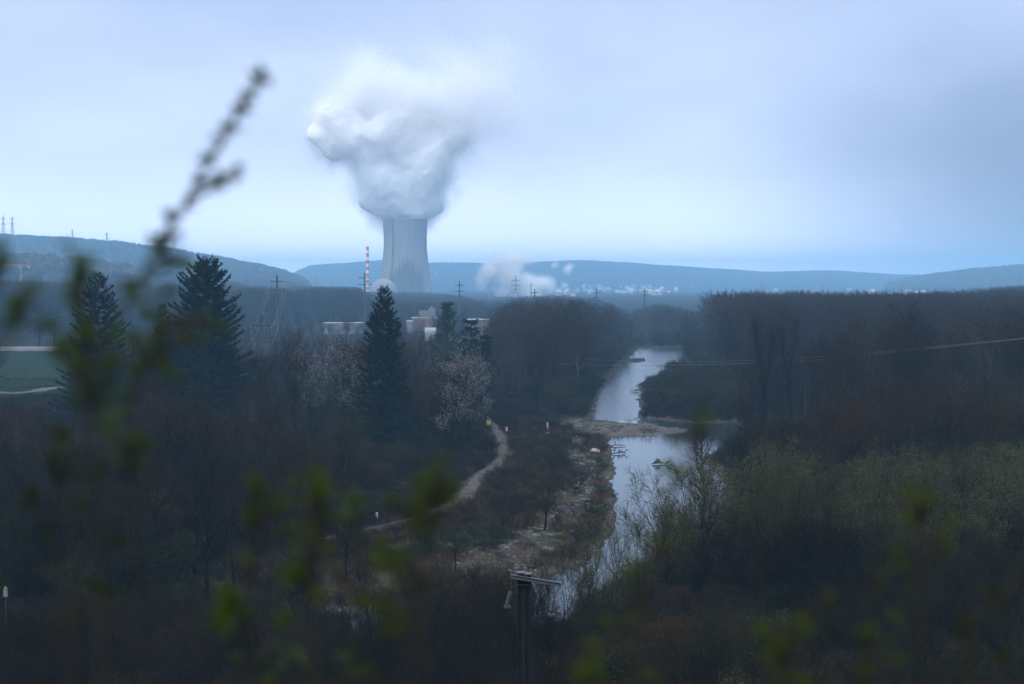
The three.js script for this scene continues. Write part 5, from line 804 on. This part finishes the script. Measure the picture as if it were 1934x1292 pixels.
// ---------------------------------------------------------------- budding twigs close to the camera
{
  const R = rng(909), stemM = matte(0.03, 0.028, 0.018), leafM = leafy(0.05, 0.082, 0.026, 0.5), leafDark = leafy(0.02, 0.03, 0.008, 0.4), leafBright = leafy(0.05, 0.075, 0.006, 0.5);
  const variants = [0, 1, 2, 3].map((v) => { const m = new MB(), r = rng(60 + v); for (let k = 0; k < 9; k++) { const d = randDir(r); d[1] = d[1] * 0.6 + 0.5; const u = unit(d); m.leaf([u[0] * 0.05, u[1] * 0.05, u[2] * 0.05], u, perp(u, r() * 6.28), 0.75 + 0.5 * r(), 0.4 + 0.2 * r()); } for (let k = 0; k < 4; k++) { const d = randDir(r); m.leaf([d[0] * 0.15, d[1] * 0.15, d[2] * 0.15], d, perp(d, r() * 6), 0.4, 0.25); } return m.geo(); });
  // px, py of the tip and the way down; D metres away; clusters per pixel step; leaf size in metres; foliage
  function twig(label, D, line, tufts, mat, side = []) {
    const clusters = tufts.flatMap(([px, py, s]) => D !== 1.55 && R() < 0.7 ? [[px, py, s], [px + (R() - 0.5) * s * 1.9, py + (R() - 0.5) * s * 1.9, s * (0.4 + 0.35 * R())], [px + (R() - 0.5) * s * 2.4, py + (R() - 0.5) * s * 2.4, s * (0.25 + 0.3 * R())]] : [[px, py, s]]);
    const p0 = P(line[0][0], line[0][1], D), rootX = p0.x, root = new THREE.Vector3(rootX - 0.05, groundH(rootX, -D) - 0.05, -D + 0.1);
    const t = thing('budding_twig', label, 'twig', root.x, root.y, root.z);
    const rel = (px, py, d = D) => { const p = P(px, py, d); return [p.x - root.x, p.y - root.y, p.z - root.z]; };
    const pts = [[0, 0, 0], ...line.map(([a, b]) => rel(a, b))], c = new THREE.CatmullRomCurve3(pts.map((q) => new THREE.Vector3(...q)), false, 'centripetal'), cp = c.getPoints(40).map((v) => [v.x, v.y, v.z]), m = new MB();
    m.tube(cp, taper(41, 0.0019, 0.0008), 6); for (const s of side) m.tube(s.map(([a, b]) => rel(a, b)), taper(s.length, 0.002, 0.001), 5); clusters.forEach(([px, py, size], i) => { const q = part(t, 'leaf_cluster', variants[i % 4], mat), at = rel(px + (R() - .5) * 3, py + (R() - .5) * 3, D + (R() - 0.5) * 0.06); q.position.set(...at); q.scale.setScalar(size * D / F * (D === 1.55 ? 0.95 : 0.74) * (0.55 + 0.9 * R()));
      let best = cp[0], bd = 9; for (const c of cp) { const e = Math.hypot(c[0] - at[0], c[1] - at[1] + 0.03, c[2] - at[2]); if (e < bd) { bd = e; best = c; } } if (bd > 0.006) m.tube([best, [mix(best[0], at[0], 0.6), mix(best[1], at[1], 0.45), mix(best[2], at[2], 0.5)], at], [0.0014, 0.0011, 0.0008], 4); q.rotation.set((R() - .5), R() * 6.28, (R() - .5)); });
    part(t, 'stem', m.geo(), stemM);
  }
  twig('long blurred twig with small buds reaching up into the sky at the left', 1.55, [[170, 760], [205, 640], [255, 545], [297, 470], [330, 412], [372, 340], [408, 278], [450, 208], [492, 152]],
    [[492, 152, 22], [483, 166, 22], [468, 178, 22], [462, 190, 18], [452, 208, 20], [446, 216, 16], [432, 244, 22], [424, 262, 17], [419, 276, 20], [405, 262, 14], [398, 296, 17], [392, 306, 20], [376, 336, 20], [378, 348, 18], [362, 372, 18], [354, 390, 18], [322, 410, 18], [330, 420, 18], [326, 446, 18], [340, 450, 14], [300, 462, 26], [312, 478, 22], [330, 490, 34], [338, 500, 24], [280, 500, 24], [298, 516, 30], [262, 535, 28], [250, 552, 30], [320, 552, 26], [440, 326, 20], [432, 338, 22], [414, 348, 22], [408, 356, 18]], leafM, [[[350, 385], [380, 370], [414, 350], [444, 324]], [[290, 480], [312, 484], [336, 494]]]);
  const col = (label, D, line, cl, mat) => twig(label, D, line, cl, mat);
  col('blurred green twig left of the leftmost spruce', 1.4, [[190, 1000], [175, 800], [165, 650], [152, 560], [152, 500]], [[153, 505, 36], [155, 524, 38], [146, 548, 32], [140, 572, 30], [148, 596, 34], [158, 614, 26], [128, 640, 34], [150, 600, 24], [120, 668, 36], [140, 690, 30], [160, 640, 34], [190, 700, 34], [210, 690, 30], [215, 640, 30], [225, 605, 26], [170, 735, 32], [140, 760, 30], [200, 760, 34]], leafM);
  col('blurred twig leaning to the left edge of the picture', 1.5, [[-60, 760], [-10, 640], [30, 590], [62, 550]], [[60, 552, 34], [46, 566, 32], [34, 578, 30], [22, 596, 32], [6, 610, 30], [58, 616, 24], [92, 618, 24], [30, 640, 28]], leafM);
  col('short blurred twig tip at the left edge against the ridge', 1.4, [[-40, 620], [-12, 530], [-4, 470]], [[-3, 468, 30], [2, 490, 26], [-4, 510, 28]], leafM);
  col('dim blurred twig in front of the leftmost spruce', 1.7, [[260, 1180], [240, 960], [250, 800], [290, 640], [325, 560]], [[290, 600, 34], [270, 655, 32], [300, 640, 36], [330, 600, 26], [262, 700, 32], [300, 690, 34], [240, 720, 32], [225, 745, 34], [232, 770, 32], [215, 800, 34], [240, 830, 36], [220, 860, 32], [265, 845, 34], [250, 880, 30], [345, 640, 32], [400, 600, 30], [415, 625, 28], [385, 640, 30], [330, 720, 30]], leafM);
  col('dark blurred twig low in the left corner', 1.6, [[60, 1330], [90, 1150], [110, 1000], [120, 860]], [[110, 830, 34], [95, 870, 30], [120, 900, 36], [60, 940, 32], [85, 1010, 30], [40, 1020, 32], [150, 960, 30], [180, 900, 34], [190, 1120, 40], [150, 1180, 36], [215, 1030, 34]], leafDark);
  col('blurred yellow green twig left of centre, two bright tufts', 1.5, [[590, 1330], [600, 1120], [598, 980], [604, 900]], [[605, 902, 36], [598, 925, 38], [585, 945, 34], [612, 962, 26], [560, 915, 30], [606, 985, 30], [575, 1000, 30], [590, 1020, 36], [560, 1050, 34], [610, 1040, 30], [640, 985, 30], [560, 1090, 36], [545, 1075, 30], [540, 1180, 40], [600, 1130, 32]], leafBright);
  col('blurred yellow green twig with teal tinged lower leaves left of the bright tufts', 1.6, [[450, 1330], [480, 1150], [475, 1020], [472, 905]], [[472, 905, 30], [478, 925, 26], [470, 950, 30], [476, 975, 28], [520, 960, 26], [535, 955, 26], [540, 1000, 24], [430, 1120, 36], [440, 1150, 40], [420, 1170, 34], [470, 1060, 30], [490, 1250, 40], [445, 1240, 34], [500, 1290, 36]], leafBright);
  col('blurred yellow green twig in front of the footpath', 1.5, [[800, 1330], [800, 1180], [815, 1000], [826, 880]], [[824, 878, 32], [834, 886, 28], [812, 900, 30], [800, 920, 32], [815, 935, 38], [790, 950, 34], [840, 925, 28], [850, 945, 26], [795, 975, 36], [780, 1000, 30], [740, 940, 26], [726, 948, 22], [732, 1038, 34], [745, 1055, 30], [720, 1070, 32], [780, 1050, 30], [790, 1090, 34], [735, 1150, 40], [760, 1165, 38], [745, 1190, 40], [690, 1140, 26], [700, 1270, 40]], leafBright);
  col('dim blurred tufts beside the marker post', 1.8, [[640, 1340], [670, 1180], [680, 1030], [670, 950]], [[670, 950, 30], [685, 970, 26], [655, 975, 30], [690, 1010, 24], [640, 1085, 30], [560, 1240, 34], [660, 1240, 36]], leafM);
  col('blurred green tuft above the pool in front of the right bank', 1.4, [[1240, 1340], [1290, 1050], [1318, 880], [1326, 790]], [[1326, 790, 26], [1322, 802, 24], [1286, 822, 18], [1278, 832, 14]], leafM);
  col('blurred twig with bright tufts in front of the big willow', 1.5, [[1190, 1340], [1225, 1120], [1262, 960], [1292, 880]], [[1268, 886, 26], [1292, 896, 28], [1280, 912, 22], [1262, 958, 24], [1278, 966, 22], [1214, 1012, 24], [1228, 1022, 20], [1182, 1078, 26], [1190, 1092, 22], [1262, 1010, 22]], leafBright);
  col('blurred yellow green twig just right of the steel mast', 1.5, [[1105, 1345], [1110, 1290], [1118, 1225]], [[1118, 1226, 30], [1108, 1248, 32], [1122, 1262, 34], [1110, 1282, 34], [1150, 1180, 22], [1180, 1178, 22], [1205, 1165, 20], [1220, 1275, 26]], leafBright);
  col('blurred dim twig at the right in front of the dark wood', 1.7, [[1760, 1340], [1745, 1180], [1738, 1040], [1732, 930]], [[1732, 928, 30], [1740, 940, 24], [1712, 984, 28], [1755, 952, 22], [1782, 1020, 26], [1790, 1032, 24], [1700, 1050, 26], [1800, 990, 20], [1715, 1075, 24], [1700, 1180, 30], [1720, 1120, 22]], leafBright);
  col('blurred dim twig low right with two pairs of tufts', 1.6, [[1600, 1340], [1640, 1200], [1655, 1085]], [[1655, 1080, 20], [1675, 1078, 20], [1662, 1090, 18], [1637, 1136, 20], [1640, 1200, 26], [1660, 1205, 24], [1635, 1210, 22], [1695, 1252, 22], [1630, 1275, 26]], leafBright);
  col('blurred dim twig at the bottom right corner', 1.6, [[1850, 1350], [1820, 1250], [1812, 1180]], [[1812, 1176, 26], [1822, 1190, 24], [1840, 1230, 30], [1880, 1160, 34], [1870, 1120, 26], [1920, 1090, 30], [1900, 1250, 36], [1840, 1290, 28]], leafDark);
  col('blurred yellow green twig low between mast and right corner', 1.5, [[1460, 1350], [1480, 1260], [1500, 1175]], [[1500, 1172, 26], [1515, 1180, 24], [1478, 1218, 26], [1440, 1192, 26], [1462, 1232, 30], [1520, 1200, 22], [1565, 1120, 22], [1570, 1128, 18], [1470, 1260, 32], [1510, 1288, 26]], leafBright);
}


camera.updateMatrixWorld();
renderer.setSize(1024, 684);
renderer.render(scene, camera);
